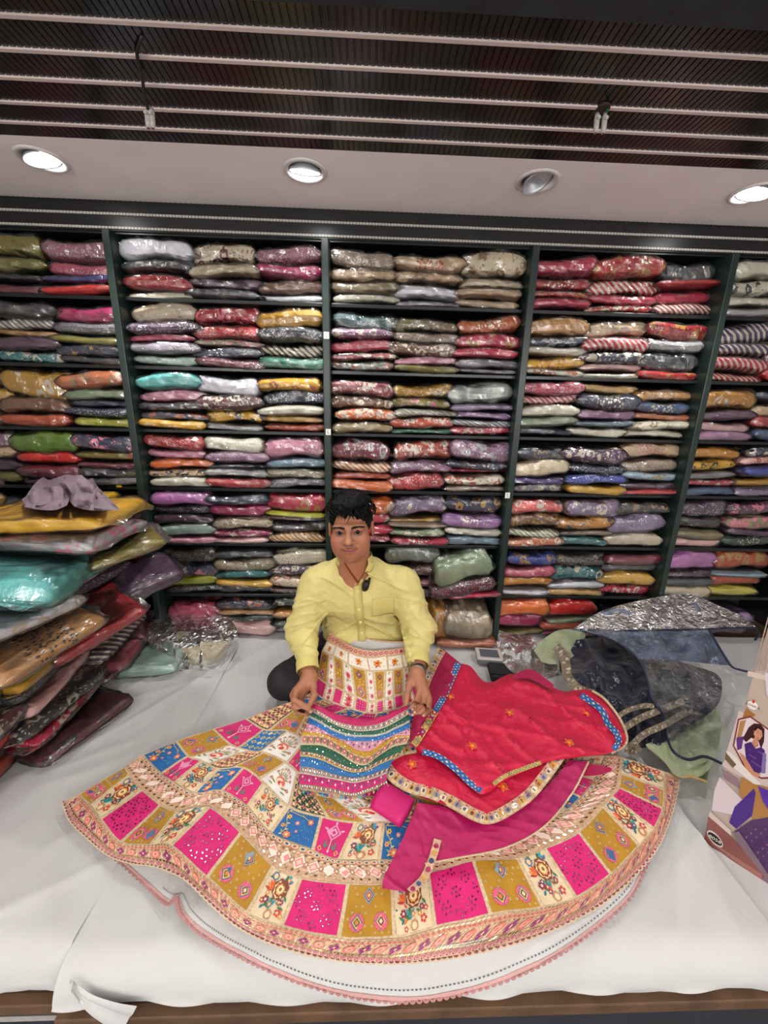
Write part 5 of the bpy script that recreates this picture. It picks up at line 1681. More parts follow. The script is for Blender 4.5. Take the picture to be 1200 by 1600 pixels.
for k in range(5): pp([(512 + k * 18, 0), (520 + k * 18, 0), (433 + k * 15, 320), (425 + k * 15, 320)], '#a08d82')
pp([(395, 320), (520, 350), (520, 380), (392, 350)], '#cdbcb0'); pp([(490, 330), (600, 330), (600, 640), (500, 450)], '#c9c4d0')
pp([(345, 545), (600, 690), (600, 1100), (420, 960), (250, 860)], '#c8b6b4')
pp([(385, 530), (440, 570), (400, 600), (330, 720), (320, 700)], '#9a6a3a')
pp([(338, 592), (408, 575), (525, 655), (600, 700), (600, 930), (470, 935), (385, 890), (308, 745)], '#7a3a34')
pp([(346, 600), (408, 586), (525, 668), (600, 712), (600, 918), (470, 924), (390, 880), (318, 745)], '#d8cad0')
pp([(350, 606), (385, 598), (360, 690), (330, 710)], '#a67c4a')
pp([(400, 640), (430, 618), (465, 622), (490, 650), (487, 720), (470, 765), (455, 720), (415, 700), (385, 725), (365, 705)], '#3c161a')
pp([(432, 655), (450, 640), (474, 660), (478, 690), (460, 715), (440, 700), (428, 680)], '#c98f72')
pp([(436, 690), (452, 712), (455, 745), (435, 760), (415, 730)], '#c08468')
pp([(375, 735), (412, 722), (440, 762), (470, 752), (490, 770), (500, 830), (480, 890), (455, 905), (415, 885), (385, 830)], '#43206a')
for k in range(24): pp([(400 + (k * 37) % 80, 760 + (k * 53) % 110), (407 + (k * 37) % 80, 765 + (k * 53) % 110), (401 + (k * 37) % 80, 773 + (k * 53) % 110)], '#6e4a94')
pp([(330, 700), (372, 690), (360, 760), (335, 770)], '#5a2f74'); pp([(480, 780), (500, 790), (495, 900), (470, 900)], '#7a6a9c')
pp([(345, 780), (375, 800), (430, 890), (470, 905), (450, 925), (395, 900)], '#c08468')
pp([(430, 650), (452, 634), (478, 652), (482, 690), (476, 660), (452, 644), (436, 662)], '#2a1014'); pp([(446, 662), (455, 660), (456, 663)], '#1c0a0c'); pp([(463, 672), (471, 675), (470, 678)], '#1c0a0c'); pp([(420, 718), (438, 742), (462, 738), (440, 748)], '#8d6a3a'); pp([(446, 672), (452, 670), (454, 674)], '#2a1014'); pp([(464, 682), (470, 684), (466, 688)], '#2a1014'); pp([(447, 694), (462, 700), (452, 703)], '#a83a3c')
pp([(275, 770), (320, 800), (400, 890), (470, 960), (440, 970), (340, 890), (270, 830)], '#d8d0c8'); pp([(270, 780), (330, 850), (310, 870), (265, 820)], '#6a5a3a')
pp([(245, 870), (340, 930), (350, 990), (260, 930)], '#8a7078'); pp([(235, 920), (365, 1050), (330, 1140), (190, 1110), (205, 1000)], '#cdbfc4')
pp([(360, 920), (430, 960), (600, 1000), (600, 1150), (420, 1160), (345, 1010)], '#a5743c')
pp([(430, 985), (440, 1010), (420, 1140), (330, 1215), (290, 1180), (320, 1090)], '#43207c'); pp([(450, 970), (520, 1000), (520, 1120), (480, 1060)], '#54309a')
pp([(320, 1230), (420, 1165), (600, 1130), (600, 1560), (500, 1500), (400, 1360)], '#4c2f5c')
for k in range(50): pp([(350 + (k * 61) % 170, 1190 + (k * 43) % 280), (360 + (k * 61) % 170, 1196 + (k * 43) % 280), (351 + (k * 61) % 170, 1206 + (k * 43) % 280)], ['#7c5c86', '#8d6a7c', '#3a2050'][k % 3])
pp([(310, 1235), (345, 1225), (520, 1480), (520, 1560), (400, 1390)], '#7c6672')
pp([(180, 1110), (300, 1220), (310, 1290), (170, 1150)], '#c9b6b2')
pp([(172, 1140), (300, 1250), (490, 1480), (480, 1510), (260, 1400), (150, 1270)], '#84504a')
for k in range(4): pp([(185 + k * 25, 1290 + k * 18), (195 + k * 25, 1288 + k * 18), (480, 1470 + k * 10), (470, 1475 + k * 10)], '#a06a60')
pp([(165 + 40 * math.cos(t) * .0, 0) for t in ()] or [(210 + 46 * math.cos(t) - 18 * math.sin(t) * .0, 1268 + 34 * math.sin(t) + 36 * math.cos(t)) for t in np.arange(16) * math.pi / 8], '#c9bdb8')
pp([(210 + 40 * math.cos(t), 1268 + 24 * math.sin(t) + 31 * math.cos(t)) for t in np.arange(16) * math.pi / 8], '#2a2224')
pp([(423 + 32 * math.cos(t), 511 + 24 * math.sin(t) + 8 * math.cos(t)) for t in np.arange(16) * math.pi / 8], '#e4dcd6')
pp([(428 + 8 * math.cos(t), 490 + 10 * math.sin(t)) for t in np.arange(10) * math.pi / 5], '#c2302c')
tag(pm.build('printed_picture', M['print'], bx), kind='stuff')


def face_text(s, px, py, size, mat, name):
    o_ = fp(px, py, .0065)
    mw = Matrix(((bd.x, 0, bn.x, o_.x), (bd.y, 0, bn.y, o_.y), (0, 1, 0, o_.z), (0, 0, 0, 1)))
    text_mesh(name, s, (0, 0, 0), size, mat, bx, mw=mw)


face_text('8058', 1060 + .275 * 210, 960 + .275 * 1268, .0125, simple('pale_ink', '#e6dedc', .5), 'number')
face_text('KOSA B', 1060 + .275 * 424, 960 + .275 * 513, .007, M['ink'], 'logo_lettering')

# ------------------------------------------------------------------ the seated man, grown as smooth distance fields
class Field:
    def __init__(self, lo, hi, h):
        self.lo, self.h = np.array(lo, float), h
        n = np.ceil((np.array(hi) - self.lo) / h).astype(int) + 1
        self.ax = [(self.lo[i] + np.arange(n[i]) * h).astype(np.float32) for i in range(3)]
        self.D = np.full(n, 0.5, np.float32)

    def sub(self, lo, hi):
        sl = tuple(slice(max(0, int((lo[i] - self.lo[i]) / self.h) - 1), max(1, int((hi[i] - self.lo[i]) / self.h) + 2)) for i in range(3))
        X, Y, Z = [self.ax[i][sl[i]] for i in range(3)]
        return sl, X[:, None, None], Y[None, :, None], Z[None, None, :]

    def put(self, sl, d, k, op):
        A = self.D[sl]
        if op == '+':
            h = np.clip(0.5 + 0.5 * (A - d) / k, 0, 1); self.D[sl] = A * (1 - h) + d * h - k * h * (1 - h)
        else:
            h = np.clip(0.5 - 0.5 * (A + d) / k, 0, 1); self.D[sl] = A * (1 - h) - d * h + k * h * (1 - h)

    def cone(self, a, b, r1, r2, k=0.01, op='+'):
        a, b = np.array(a, float), np.array(b, float)
        m = max(r1, r2) + k * 2 + 3 * self.h
        sl, X, Y, Z = self.sub(np.minimum(a, b) - m, np.maximum(a, b) + m)
        ba = b - a; L = ba.dot(ba) + 1e-12
        t = np.clip(((X - a[0]) * ba[0] + (Y - a[1]) * ba[1] + (Z - a[2]) * ba[2]) / L, 0, 1)
        d = np.sqrt((X - a[0] - ba[0] * t) ** 2 + (Y - a[1] - ba[1] * t) ** 2 + (Z - a[2] - ba[2] * t) ** 2) - (r1 + (r2 - r1) * t)
        self.put(sl, d, k, op)

    def ell(self, c, r, k=0.01, op='+', Mx=None):
        """ellipsoid; with Mx (4x4) c is in that local frame"""
        r = np.array(r, float)
        if Mx is None:
            wc = np.array(c, float); m = r + k * 2 + 3 * self.h
        else:
            wc = np.array(Mx @ Vector(c)); m = np.full(3, r.max() + k * 2 + 3 * self.h)
        sl, X, Y, Z = self.sub(wc - m, wc + m)
        if Mx is None: x, y, z = X - wc[0], Y - wc[1], Z - wc[2]
        else:
            R = np.array(Mx.to_3x3().inverted())
            dx, dy, dz = X - wc[0], Y - wc[1], Z - wc[2]
            x, y, z = [R[i, 0] * dx + R[i, 1] * dy + R[i, 2] * dz for i in range(3)]
        k0 = np.sqrt((x / r[0]) ** 2 + (y / r[1]) ** 2 + (z / r[2]) ** 2)
        k1 = np.sqrt((x / r[0] ** 2) ** 2 + (y / r[1] ** 2) ** 2 + (z / r[2] ** 2) ** 2) + 1e-9
        self.put(sl, k0 * (k0 - 1) / k1, k, op)

    def nets(self):
        D = self.D; nx, ny, nz = D.shape
        s = D < 0
        c = np.zeros((nx - 1, ny - 1, nz - 1), np.int8)
        for i in (0, 1):
            for j in (0, 1):
                for k in (0, 1): c += s[i:nx - 1 + i, j:ny - 1 + j, k:nz - 1 + k]
        act = (c > 0) & (c < 8)
        I, J, K = np.nonzero(act)
        idx = np.full(act.shape, -1, np.int32); idx[I, J, K] = np.arange(len(I))
        acc = np.zeros((len(I), 3)); cnt = np.zeros(len(I))
        V = {(i, j, k): D[I + i, J + j, K + k] for i in (0, 1) for j in (0, 1) for k in (0, 1)}
        for a in V:
            for ax in range(3):
                if a[ax]: continue
                b = list(a); b[ax] = 1; b = tuple(b)
                va, vb = V[a], V[b]; m = (va < 0) != (vb < 0)
                t = np.where(m, va / np.where(m, va - vb, 1), 0)
                p = np.array(a, float)[None].repeat(len(I), 0); p[:, ax] = t
                acc[m] += p[m]; cnt[m] += 1
        P = (np.stack([I, J, K], 1) + acc / cnt[:, None]) * self.h + self.lo
        F = []
        for ax in range(3):
            o1, o2 = [(1, 2), (2, 0), (0, 1)][ax]
            A = [slice(None)] * 3; B = [slice(None)] * 3
            A[ax] = slice(0, D.shape[ax] - 1); B[ax] = slice(1, D.shape[ax])
            ch = s[tuple(A)] != s[tuple(B)]
            E = np.stack(np.nonzero(ch), 1)
            E = E[(E[:, o1] > 0) & (E[:, o2] > 0) & (E[:, o1] < D.shape[o1] - 1) & (E[:, o2] < D.shape[o2] - 1)]
            q = []
            for d1, d2 in ((0, 0), (-1, 0), (-1, -1), (0, -1)):
                e = E.copy(); e[:, o1] += d1; e[:, o2] += d2
                q.append(idx[e[:, 0], e[:, 1], e[:, 2]])
            q = np.stack(q, 1)
            inside = s[E[:, 0], E[:, 1], E[:, 2]]
            q[~inside] = q[~inside][:, ::-1]
            F.append(q)
        F = np.concatenate(F)
        return P, F[(F >= 0).all(1)]

    def front_y(self, x, z):
        i = int(round((x - self.lo[0]) / self.h)); k = int(round((z - self.lo[2]) / self.h))
        col = self.D[i, :, k]; j = int(np.argmax(col < 0))
        if col[j] >= 0: return None
        t = col[j - 1] / (col[j - 1] - col[j]) if j else 0
        return float(self.ax[1][j - 1] + t * self.h)


def big_mesh(name, P, F, mat, parent, colors=None):
    me = bpy.data.meshes.new(name)
    me.vertices.add(len(P)); me.vertices.foreach_set('co', P.astype(np.float32).ravel())
    me.loops.add(F.size); me.loops.foreach_set('vertex_index', F.astype(np.int32).ravel())
    me.polygons.add(len(F)); me.polygons.foreach_set('loop_start', np.arange(0, F.size, 4, dtype=np.int32))
    me.update(calc_edges=True)
    if colors is not None:
        at = me.color_attributes.new('Col', 'FLOAT_COLOR', 'POINT')
        at.data.foreach_set('color', np.concatenate([colors, np.ones((len(P), 1))], 1).astype(np.float32).ravel())
    return link(name, me, mat, parent, True)


def smooth_pts(P, F, n, lam=0.5):
    e = np.concatenate([F[:, [0, 1]], F[:, [1, 2]], F[:, [2, 3]], F[:, [3, 0]]])
    for _ in range(n):
        S = np.zeros_like(P); C = np.zeros(len(P))
        for a, b in ((0, 1), (1, 0)):
            for d in range(3): S[:, d] += np.bincount(e[:, a], P[e[:, b], d], len(P))
            C += np.bincount(e[:, a], minlength=len(P))
        P = P + lam * (S / C[:, None] - P)
    return P


man = empty('person', (-0.03, 1.40, 0.0)); tag(man, 'seated man in a yellow shirt holding up a blouse, smiling', 'person')
HS = 0.93
MH = Matrix.Translation((-0.064, 1.236, 0.664)) @ Euler((math.radians(-7), math.radians(-4), math.radians(-2))).to_matrix().to_4x4() @ Matrix.Scale(HS, 4)
MHi = MH.inverted()
SK = Field((-0.30, 0.985, 0.125), (0.24, 1.42, 0.80), 0.0023)


def hb(c, r, k=0.012, op='+'): SK.ell(c, np.array(r) * HS, k, op, MH)


def hc(a, b, r1, r2, k=0.008, op='+'): SK.cone(MH @ Vector(a), MH @ Vector(b), r1 * HS, r2 * HS, k, op)


# chest, neck, arms (under the shirt) and shoulders
SK.ell((-0.035, 1.335, 0.40), (.148, .102, .105), .02)
SK.cone((-0.14, 1.315, 0.445), (0.08, 1.315, 0.445), .045, .045, .03)
SK.cone((-0.052, 1.305, 0.47), (-0.060, 1.262, 0.60), .062, .053, .03)
ARM = {-1: [(-0.190, 1.305, 0.440), (-0.236, 1.258, 0.285), (-0.195, 1.105, 0.203)], 1: [(0.120, 1.305, 0.442), (0.184, 1.256, 0.287), (0.163, 1.110, 0.222)]}
for s, (a, b_, c) in ARM.items():
    SK.cone(a, b_, .042, .036, .03); SK.cone(b_, c, .036, .025, .02)
# head
hb((0, .016, .044), (.075, .094, .078), .02)
hb((0, -.022, -.028), (.066, .066, .080), .03)
hb((0, -.050, -.073), (.040, .030, .028), .025)
hb((0, -.072, -.088), (.020, .014, .013), .02)
for s in (-1, 1):
    hb((s * .041, -.050, -.026), (.027, .028, .030), .022)
    hb((s * .041, -.024, -.062), (.020, .030, .024), .03)
    hc((s * .012, -.085, .023), (s * .046, -.069, .023), .008, .007, .024)
hc((0, -.084, .016), (0, -.104, -.020), .0075, .0115, .010)
hb((0, -.105, -.024), (.0125, .012, .010), .008)
for s in (-1, 1): hb((s * .0145, -.094, -.027), (.0095, .012, .0085), .006)
for s in (-1, 1): hb((s * .0075, -.103, -.0345), (.0045, .006, .004), .003, '-')
hb((0, -.076, -.058), (.030, .018, .022), .016)
for s in (-1, 1): hb((s * .030, -.095, .007), (.016, .014, .0095), .012, '-')
for s in (-1, 1): hb((s * .0305, -.0755, .006), (.0158, .0125, .0125), .004)
for s in (-1, 1): hb((s * .0305, -.0925, .0055), (.0125, .014, .0040), .0025, '-')
# lips with a light smile
for t in np.linspace(-1, 1, 9):
    x = .0265 * t; zl = -.0555 + .007 * t * t; yl = -.0935 + .012 * t * t
    hb((x, yl, zl + .0042 * (1 - .5 * t * t)), (.006, .0058 * (1 - .45 * abs(t)), .0042 * (1 - .5 * abs(t))), .004)
    hb((x * .9, yl + .001, zl - .0052 * (1 - .5 * t * t)), (.006, .0066 * (1 - .4 * abs(t)), .0056 * (1 - .45 * abs(t))), .004)
for t in np.linspace(-1, 1, 11):
    hb((.029 * t, -.101 + .013 * t * t, -.0553 + .0078 * t * t), (.0035, .005, .0014), .002, '-')
# ears
for s in (-1, 1):
    hb((s * .0755, .014, .002), (.0085, .019, .031), .008); hb((s * .083, .010, .006), (.005, .010, .017), .005, '-')


# hands: joints as (px, py, height)
def finger(js, rs, k=.004):
    P = [atz(*j) for j in js]
    for i in range(len(P) - 1): SK.cone(P[i], P[i + 1], rs[i], rs[i + 1], k)
    return P


wl, wr = atz(484, 1060, .203), atz(651, 1054, .222)
HL = {'index': [(463, 1080, .196), (459, 1094, .194), (470, 1100, .190), (481, 1105, .178)], 'middle': [(459, 1086, .186), (460, 1105, .178), (473, 1109, .174), (485, 1112, .168)],
      'ring': [(462, 1091, .172), (466, 1111, .162), (478, 1114, .156)], 'pinky': [(468, 1093, .162), (473, 1111, .152), (482, 1113, .148)], 'thumb': [(489, 1072, .197), (491, 1087, .192), (484, 1101, .180)]}
HRr = {'index': [(657, 1079, .205), (648, 1101, .198), (637, 1113, .176)], 'middle': [(664, 1084, .198), (661, 1103, .190), (649, 1112, .172)], 'ring': [(668, 1090, .188), (667, 1106, .178), (656, 1114, .168), (645, 1117, .162)],
       'pinky': [(668, 1096, .178), (670, 1111, .166), (662, 1118, .158)], 'thumb': [(640, 1071, .207), (636, 1087, .200), (635, 1099, .186)]}
TIPS = []
for H, w in ((HL, wl), (HRr, wr)):
    for nm, js in H.items():
        th = nm == 'thumb'
        n = len(js)
        r0_ = .0104 if th else .0097
        P = finger(js, [r0_ * (1 - .22 * i / (n - 1)) for i in range(n)])
        SK.cone(w, P[0], .0205 if not th else .017, .0118 if not th else .0115, .010)
        TIPS.append((P[-1], (P[-1] - P[-2]).normalized()))
SK.cone(ARM[-1][2], wl, .024, .0215, .01); SK.cone(ARM[1][2], wr, .024, .0215, .01)
P, F = SK.nets()
P = smooth_pts(P, F, 1, .4)
loc = np.array([MHi @ Vector(p) for p in P[P[:, 2] > .53]])
colr = np.tile(np.array(srgb('#a56d51')), (len(P), 1))
colr *= (1 + 0.06 * fbm(P[:, 0] * 60, P[:, 1] * 60, P[:, 2] * 60, 2))[:, None]
hm = np.nonzero(P[:, 2] > .53)[0]
x, y, z = loc[:, 0], loc[:, 1], loc[:, 2]
front = y < -.045
def mixc(mask, hexc):
    global colr
    m = np.clip(mask, 0, 1)[:, None]
    colr[hm] = colr[hm] * (1 - m) + np.array(srgb(hexc)) * m
mixc(front * .35 * np.exp(-((np.abs(x) - .04) / .02) ** 2 - ((z + .025) / .02) ** 2), '#b86a50')
mixc(front * .4 * np.exp(-(x / .012) ** 2 - ((z + .02) / .02) ** 2), '#bd8762')
zl = -.0555 + 9.5 * x * x
lip = (np.abs(x) < .029) & front
mixc(lip * np.exp(-(((z - zl) + .001) / (.0078 * np.sqrt(np.clip(1 - (x / .030) ** 2, .05, 1)))) ** 4), '#9a5048')
mixc(lip * np.exp(-((z - zl) / .0016) ** 2), '#4a2420')
mixc(front * .45 * np.exp(-((z + .043) / .006) ** 2) * np.exp(-(x / .026) ** 4), '#4e3528')
mixc(front * .30 * np.exp(-((z + .09) / .02) ** 2), '#6e4a36')
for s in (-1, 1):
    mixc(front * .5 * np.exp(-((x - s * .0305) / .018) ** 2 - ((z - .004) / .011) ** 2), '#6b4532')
    mixc(front * np.exp(-((x - s * .0075) / .005) ** 2 - ((z + .036) / .004) ** 2), '#3c2018')
M['skin'] = vcol_mat('skin', 0.5, bscale=260, bstr=0.12)
M['skin'].node_tree.nodes['Principled BSDF'].inputs['Subsurface Weight'].default_value = 0.08
M['skin'].node_tree.nodes['Principled BSDF'].inputs['Subsurface Radius'].default_value = (0.01, 0.004, 0.002)
body = big_mesh('body', P, F, M['skin'], man, colr)
# fingernails
b = MB()
for tip, d in TIPS:
    up = (CAM - tip).normalized(); sd = d.cross(up).normalized(); up = sd.cross(d).normalized()
    c0 = tip + up * .0066 + d * .001
    b.add([c0 + d * (.0045 * math.cos(t)) + sd * (.0036 * math.sin(t)) + up * (.0006 - .0012 * abs(math.sin(t))) for t in np.arange(8) * math.pi / 4], [tuple(range(8))], srgb('#bf8f7c'))
b.build('fingernails', M['print'], body)
# eyes
for s in (-1, 1):
    c = MH @ Vector((s * .0305, -.0752, .0058)); r = .0122 * HS
    gaze = ((CAM - c).normalized() * 0.8 + (MH.to_3x3() @ Vector((0, -1, 0))).normalized() * 0.2).normalized()
    vs, cs = [], []
    nu, nvv = 20, 14
    a = gaze.cross(Vector((0, 0, 1))).normalized(); bq = a.cross(gaze)
    for j in range(nvv):
        th = math.pi * j / (nvv - 1) * .6
        cc = '#060505' if th < .20 else ('#140a07' if th < .58 else ('#1c110c' if th < .58 else '#857b74'))
        for i in range(nu):
            ph = 2 * math.pi * i / nu
            vs.append(c + (gaze * math.cos(th) + (a * math.cos(ph) + bq * math.sin(ph)) * math.sin(th)) * r); cs.append((*srgb(cc), 1))
    ew = vcol_mat('eye_wet', .4); ew.node_tree.nodes['Principled BSDF'].inputs['Specular IOR Level'].default_value = .15
    mesh('eyeball', vs, grid_faces(nu, nvv, True), ew, body, True, cs)
    # lashes and eyebrow
    lash = [MH @ Vector((s * .0305 + .0128 * t, -.0885 + .006 * t * t, .0052 + .0052 * (1 - t * t) + .0012 * (t * s))) for t in np.linspace(-1, 1, 9)]
    MB().tube(lash, .0011, 5).build('eyelashes', M['black_rubber'], body, True)
    bm = MB(); rr = random.Random(4)
    for k in range(110):
        t = rr.random()
        xx = s * (.010 + .040 * t); zz = .0222 + .0040 * math.sin(t * 2.5) - .0015 * t + rr.uniform(-.0028, .0028) * (1 - .5 * t); yy = -.0945 + .34 * (abs(xx) - .01) ** 1.3 * 1.4
        q = Vector((xx, yy, zz)); bm.tube([MH @ q, MH @ (q + Vector((s * .0065, .0012, .0010)))], [.0015, .0006], 4)
    bm.build('eyebrow', simple('brow_hair', '#120d0b', .6), body)

# hair: shell plus loose locks
HF = Field((-0.175, 1.09, 0.56), (0.05, 1.37, 0.81), 0.0022)
HF.ell((0, .020, .048), np.array((.084, .101, .086)) * HS, .01, '+', MH)
HF.ell((0, -.030, .092), np.array((.066, .060, .038)) * HS, .02, '+', MH)
HF.ell((.012, -.01, .110), np.array((.056, .066, .030)) * HS, .02, '+', MH)
Xg, Yg, Zg = np.meshgrid(*HF.ax, indexing='ij')
inv = np.array(MHi)
lx_, ly_, lz_ = [inv[i, 0] * Xg + inv[i, 1] * Yg + inv[i, 2] * Zg + inv[i, 3] for i in range(3)]
near = np.abs(HF.D) < .03
nzv = np.zeros_like(HF.D)
nzv[near] = .0042 * vnoise(lx_[near] * 95 + ly_[near] * 40, ly_[near] * 42, lz_[near] * 60) + .0026 * vnoise(lx_[near] * 210 + ly_[near] * 60, ly_[near] * 70, lz_[near] * 150)
HF.D += nzv.astype(np.float32)
hl = np.interp(ly_, [-.12, -.07, -.055, -.040, -.026, -.010, .002, .018, .034, .05, .12], [.060, .060, .050, .024, -.010, -.016, -.004, .032, -.030, -.055, -.07])
hl = hl + .005 * np.sin(lx_ * 150) * (ly_ < -.05) + .004 * np.sin(lx_ * 330 + 1) * (ly_ < -.05) - .010 * np.clip(lx_ / .06, -1, 1) * (ly_ < -.05)
HF.D = np.maximum(HF.D, ((hl - lz_) * .9).astype(np.float32))
Ph, Fh = HF.nets()
M['hair'] = simple('black_hair', '#050506', 0.5, bscale=160, bstr=0.9, bdist=0.004, spec=0.16)
hair = big_mesh('hair', smooth_pts(Ph, Fh, 1, .3), Fh, M['hair'], body)
b = MB(); rr = random.Random(12)
for k in range(420):
    a = rr.uniform(0, 2 * math.pi); e = rr.uniform(.15, 1.45)
    d0 = Vector((math.cos(a) * math.cos(e), math.sin(a) * math.cos(e), math.sin(e)))
    base = Vector((d0.x * .083, .016 + d0.y * .099, .052 + d0.z * .085))
    if base.y < -.05 and base.z < .075: continue
    flow = Vector((.35 + rr.uniform(-.5, .5), -.8 + rr.uniform(-.3, .5), -.15)) - d0 * .25
    flow -= d0 * flow.dot(d0) * .9; flow.normalize()
    L = rr.uniform(.025, .05)
    pts = [base + flow * L * t + d0 * (.004 + .006 * math.sin(t * 3) - .004 * t) for t in (0, .33, .66, 1)]
    b.tube([MH @ q for q in pts], [.0016, .0019, .0014, .0004], 5)
for k in range(46):
    x = rr.uniform(-.058, .062)
    p0 = Vector((x, -.070 + 6 * x * x, .078 + rr.uniform(-.004, .01))); L = rr.uniform(.016, .030)
    pts = [p0 + Vector((.35 * L * t + rr.uniform(-.001, .001), -.016 * math.sin(t * 2.2), -L * t * t)) for t in (0, .35, .7, 1)]
    b.tube([MH @ q for q in pts], [.0022, .0022, .0015, .0004], 5)
tag(b.build('hair_locks', M['hair'], hair, True), kind='stuff')

# trousers
TR = Field((-0.46, 1.0, 0.0), (0.42, 1.60, 0.30), 0.006)
TR.ell((-0.02, 1.43, .13), (.17, .125, .12), .03)
for s in (-1, 1):
    k_ = (-.305, 1.235, .080) if s < 0 else (.150, 1.19, .055)
    TR.cone((-.02 + s * .10, 1.41, .105), k_, .090, .060, .03)
    TR.cone(k_, (-.02 - s * .02, 1.135, .055), .056, .042, .02)
Pt, Ft = TR.nets()
Pt[:, 2] = np.maximum(Pt[:, 2], .006)
big_mesh('trousers', smooth_pts(Pt + .004 * fbm(Pt[:, 0] * 22, Pt[:, 1] * 22, Pt[:, 2] * 22, 2)[:, None], Ft, 2), Ft, simple('black_trousers', '#1d1a1e', .75, bscale=60, bstr=.3), man)

# shirt
ST = Field((-0.36, 1.02, 0.10), (0.30, 1.58, 0.60), 0.0032)
ST.ell((-0.02, 1.435, .17), (.170, .130, .12), .04)
ST.ell((-0.022, 1.385, .27), (.158, .118, .12), .05)
ST.ell((-0.033, 1.338, .395), (.162, .113, .115), .05)
ST.cone((-0.165, 1.312, .446), (0.097, 1.312, .448), .056, .056, .04)
ST.cone((-0.100, 1.312, .498), (0.0, 1.312, .498), .045, .045, .05)
for s, (a, b_, c) in ARM.items():
    ST.cone(a, b_, .061, .053, .03)
    c2 = Vector(b_) + (Vector(c) - Vector(b_)) * .68
    ST.cone(b_, c2, .053, .036, .025)
# cloth gathered above the waist
ST.ell((-0.02, 1.345, .215), (.150, .10, .05), .03)
Xg, Yg, Zg = np.meshgrid(*ST.ax, indexing='ij')
near = np.abs(ST.D) < .03
xx, yy, zz = Xg[near], Yg[near], Zg[near]


def rdg(u, v, w, p=3): return (1 - np.abs(vnoise(u, v, w))) ** p


tor = np.exp(-((xx + .03) / .17) ** 4)
wr_ = .0030 * fbm(xx * 16, yy * 16, zz * 16, 3)
wr_ += .014 * (rdg(xx * 7 + zz * 13, yy * 5, zz * 4 - xx * 2, 4) - .3) * tor
wr_ += .011 * (rdg(xx * 5, yy * 5 + 3, zz * 26 + np.abs(xx + .03) * 22, 4) - .3) * np.exp(-((zz - .25) / .10) ** 2)
for s, (a, b_, c) in ARM.items():
    m = np.exp(-((xx - b_[0]) / .07) ** 2 - ((yy - b_[1]) / .10) ** 2 - ((zz - b_[2]) / .13) ** 2)
    wr_ += .015 * m * (rdg(zz * 30 + yy * 12 + xx * 9 * s, xx * 8, yy * 8, 3) - .35)
    m2 = np.exp(-((xx - (b_[0] + c[0]) / 2) / .07) ** 2 - ((yy - (b_[1] + c[1]) / 2) / .09) ** 2)
    wr_ += .010 * m2 * (rdg(yy * 34 + zz * 18, xx * 9, zz * 6, 3) - .35)
tmp = ST.D[near]; tmp -= wr_.astype(np.float32); ST.D[near] = tmp
# open neck: V in front, round hole for the neck
VX, VZ = -.040, .462
half = np.clip((Zg - VZ) * .50, -.05, .052)
d2 = np.maximum(np.abs(Xg - (VX - (Zg - VZ) * .10)) - half, Yg - 1.30)
ST.D = np.maximum(ST.D, np.where(Zg > VZ - .01, -d2, -.5).astype(np.float32) * .9)
d3 = np.sqrt((Xg + .053) ** 2 + (Yg - 1.290) ** 2) - .060
ST.D = np.maximum(ST.D, np.where(Zg > .49, -d3, -.5).astype(np.float32))
Ps, Fs = ST.nets()
M['shirt'] = simple('yellow_cotton_shirt', '#d0c47e', .75, bscale=20, bstr=.6, bdist=.018, var=.05, vscale=14)
shirt = big_mesh('shirt', smooth_pts(Ps, Fs, 2, .5), Fs, M['shirt'], man)
M['shirt_edge'] = simple('yellow_shirt_edge', '#cabd72', .75, bscale=200, bstr=.2)


def sy(x, z, off=.003):
    v = ST.front_y(x, z)
    return (v if v is not None else 1.26) - off


def vedge(s, z): return VX - (z - VZ) * .10 + s * max(0.0, min((z - VZ) * .50, .052))


# collar: stand band following the V and the neck
for s in (-1, 1):
    lo, hi = [], []
    for z in np.linspace(VZ, .548, 12):
        xe = vedge(s, z) + s * .003
        y_ = min(sy(xe + s * .012, min(z, .50), .006), 1.265)
        wdt = .006 + .016 * min(1, (z - VZ) / .04)
        lo.append(Vector((xe + s * wdt, y_ + .004, z - .002))); hi.append(Vector((xe - s * .001, y_ - .004, z + .004)))
    for a in np.linspace(.25, 1.0, 12):
        an = -math.pi / 2 + s * a * math.pi
        c0 = Vector((-.053 + .066 * math.cos(an), 1.290 + .066 * math.sin(an), 0))
        lo.append(c0 + Vector((0, 0, .522 + .014 * a))); hi.append(Vector((-.053 + .061 * math.cos(an), 1.290 + .061 * math.sin(an), .560 + .006 * a)))
    vs = lo + hi
    n = len(lo)
    o = mesh('collar', vs, [(i, i + 1, n + i + 1, n + i) for i in range(n - 1)], M['shirt_edge'], shirt, True)
    md = o.modifiers.new('thick', 'SOLIDIFY'); md.thickness = .003
    md = o.modifiers.new('sub', 'SUBSURF'); md.levels = 1; md.render_levels = 1
# placket strip and buttons
L_, R_ = [], []
for z in np.linspace(.235, VZ + .004, 24):
    xc = VX + .030 * (1 - (z - .22) / .24) * .6
    L_.append(Vector((xc - .015, sy(xc - .012, z, .0025), z))); R_.append(Vector((xc + .013, sy(xc + .012, z, .0025), z)))
vs = L_ + R_; n = len(L_)
o = mesh('placket', vs, [(i, i + 1, n + i + 1, n + i) for i in range(n - 1)], M['shirt_edge'], shirt, True)
md = o.modifiers.new('thick', 'SOLIDIFY'); md.thickness = .002
for z in (.445, .385, .325, .265):
    xc = VX + .030 * (1 - (z - .22) / .24) * .6
    y_ = sy(xc, z, .005)
    MB().tube([(xc, y_ + .002, z), (xc, y_ - .002, z)], .0048, 12).build('button', simple('button', '#e6d98a', .3), shirt)
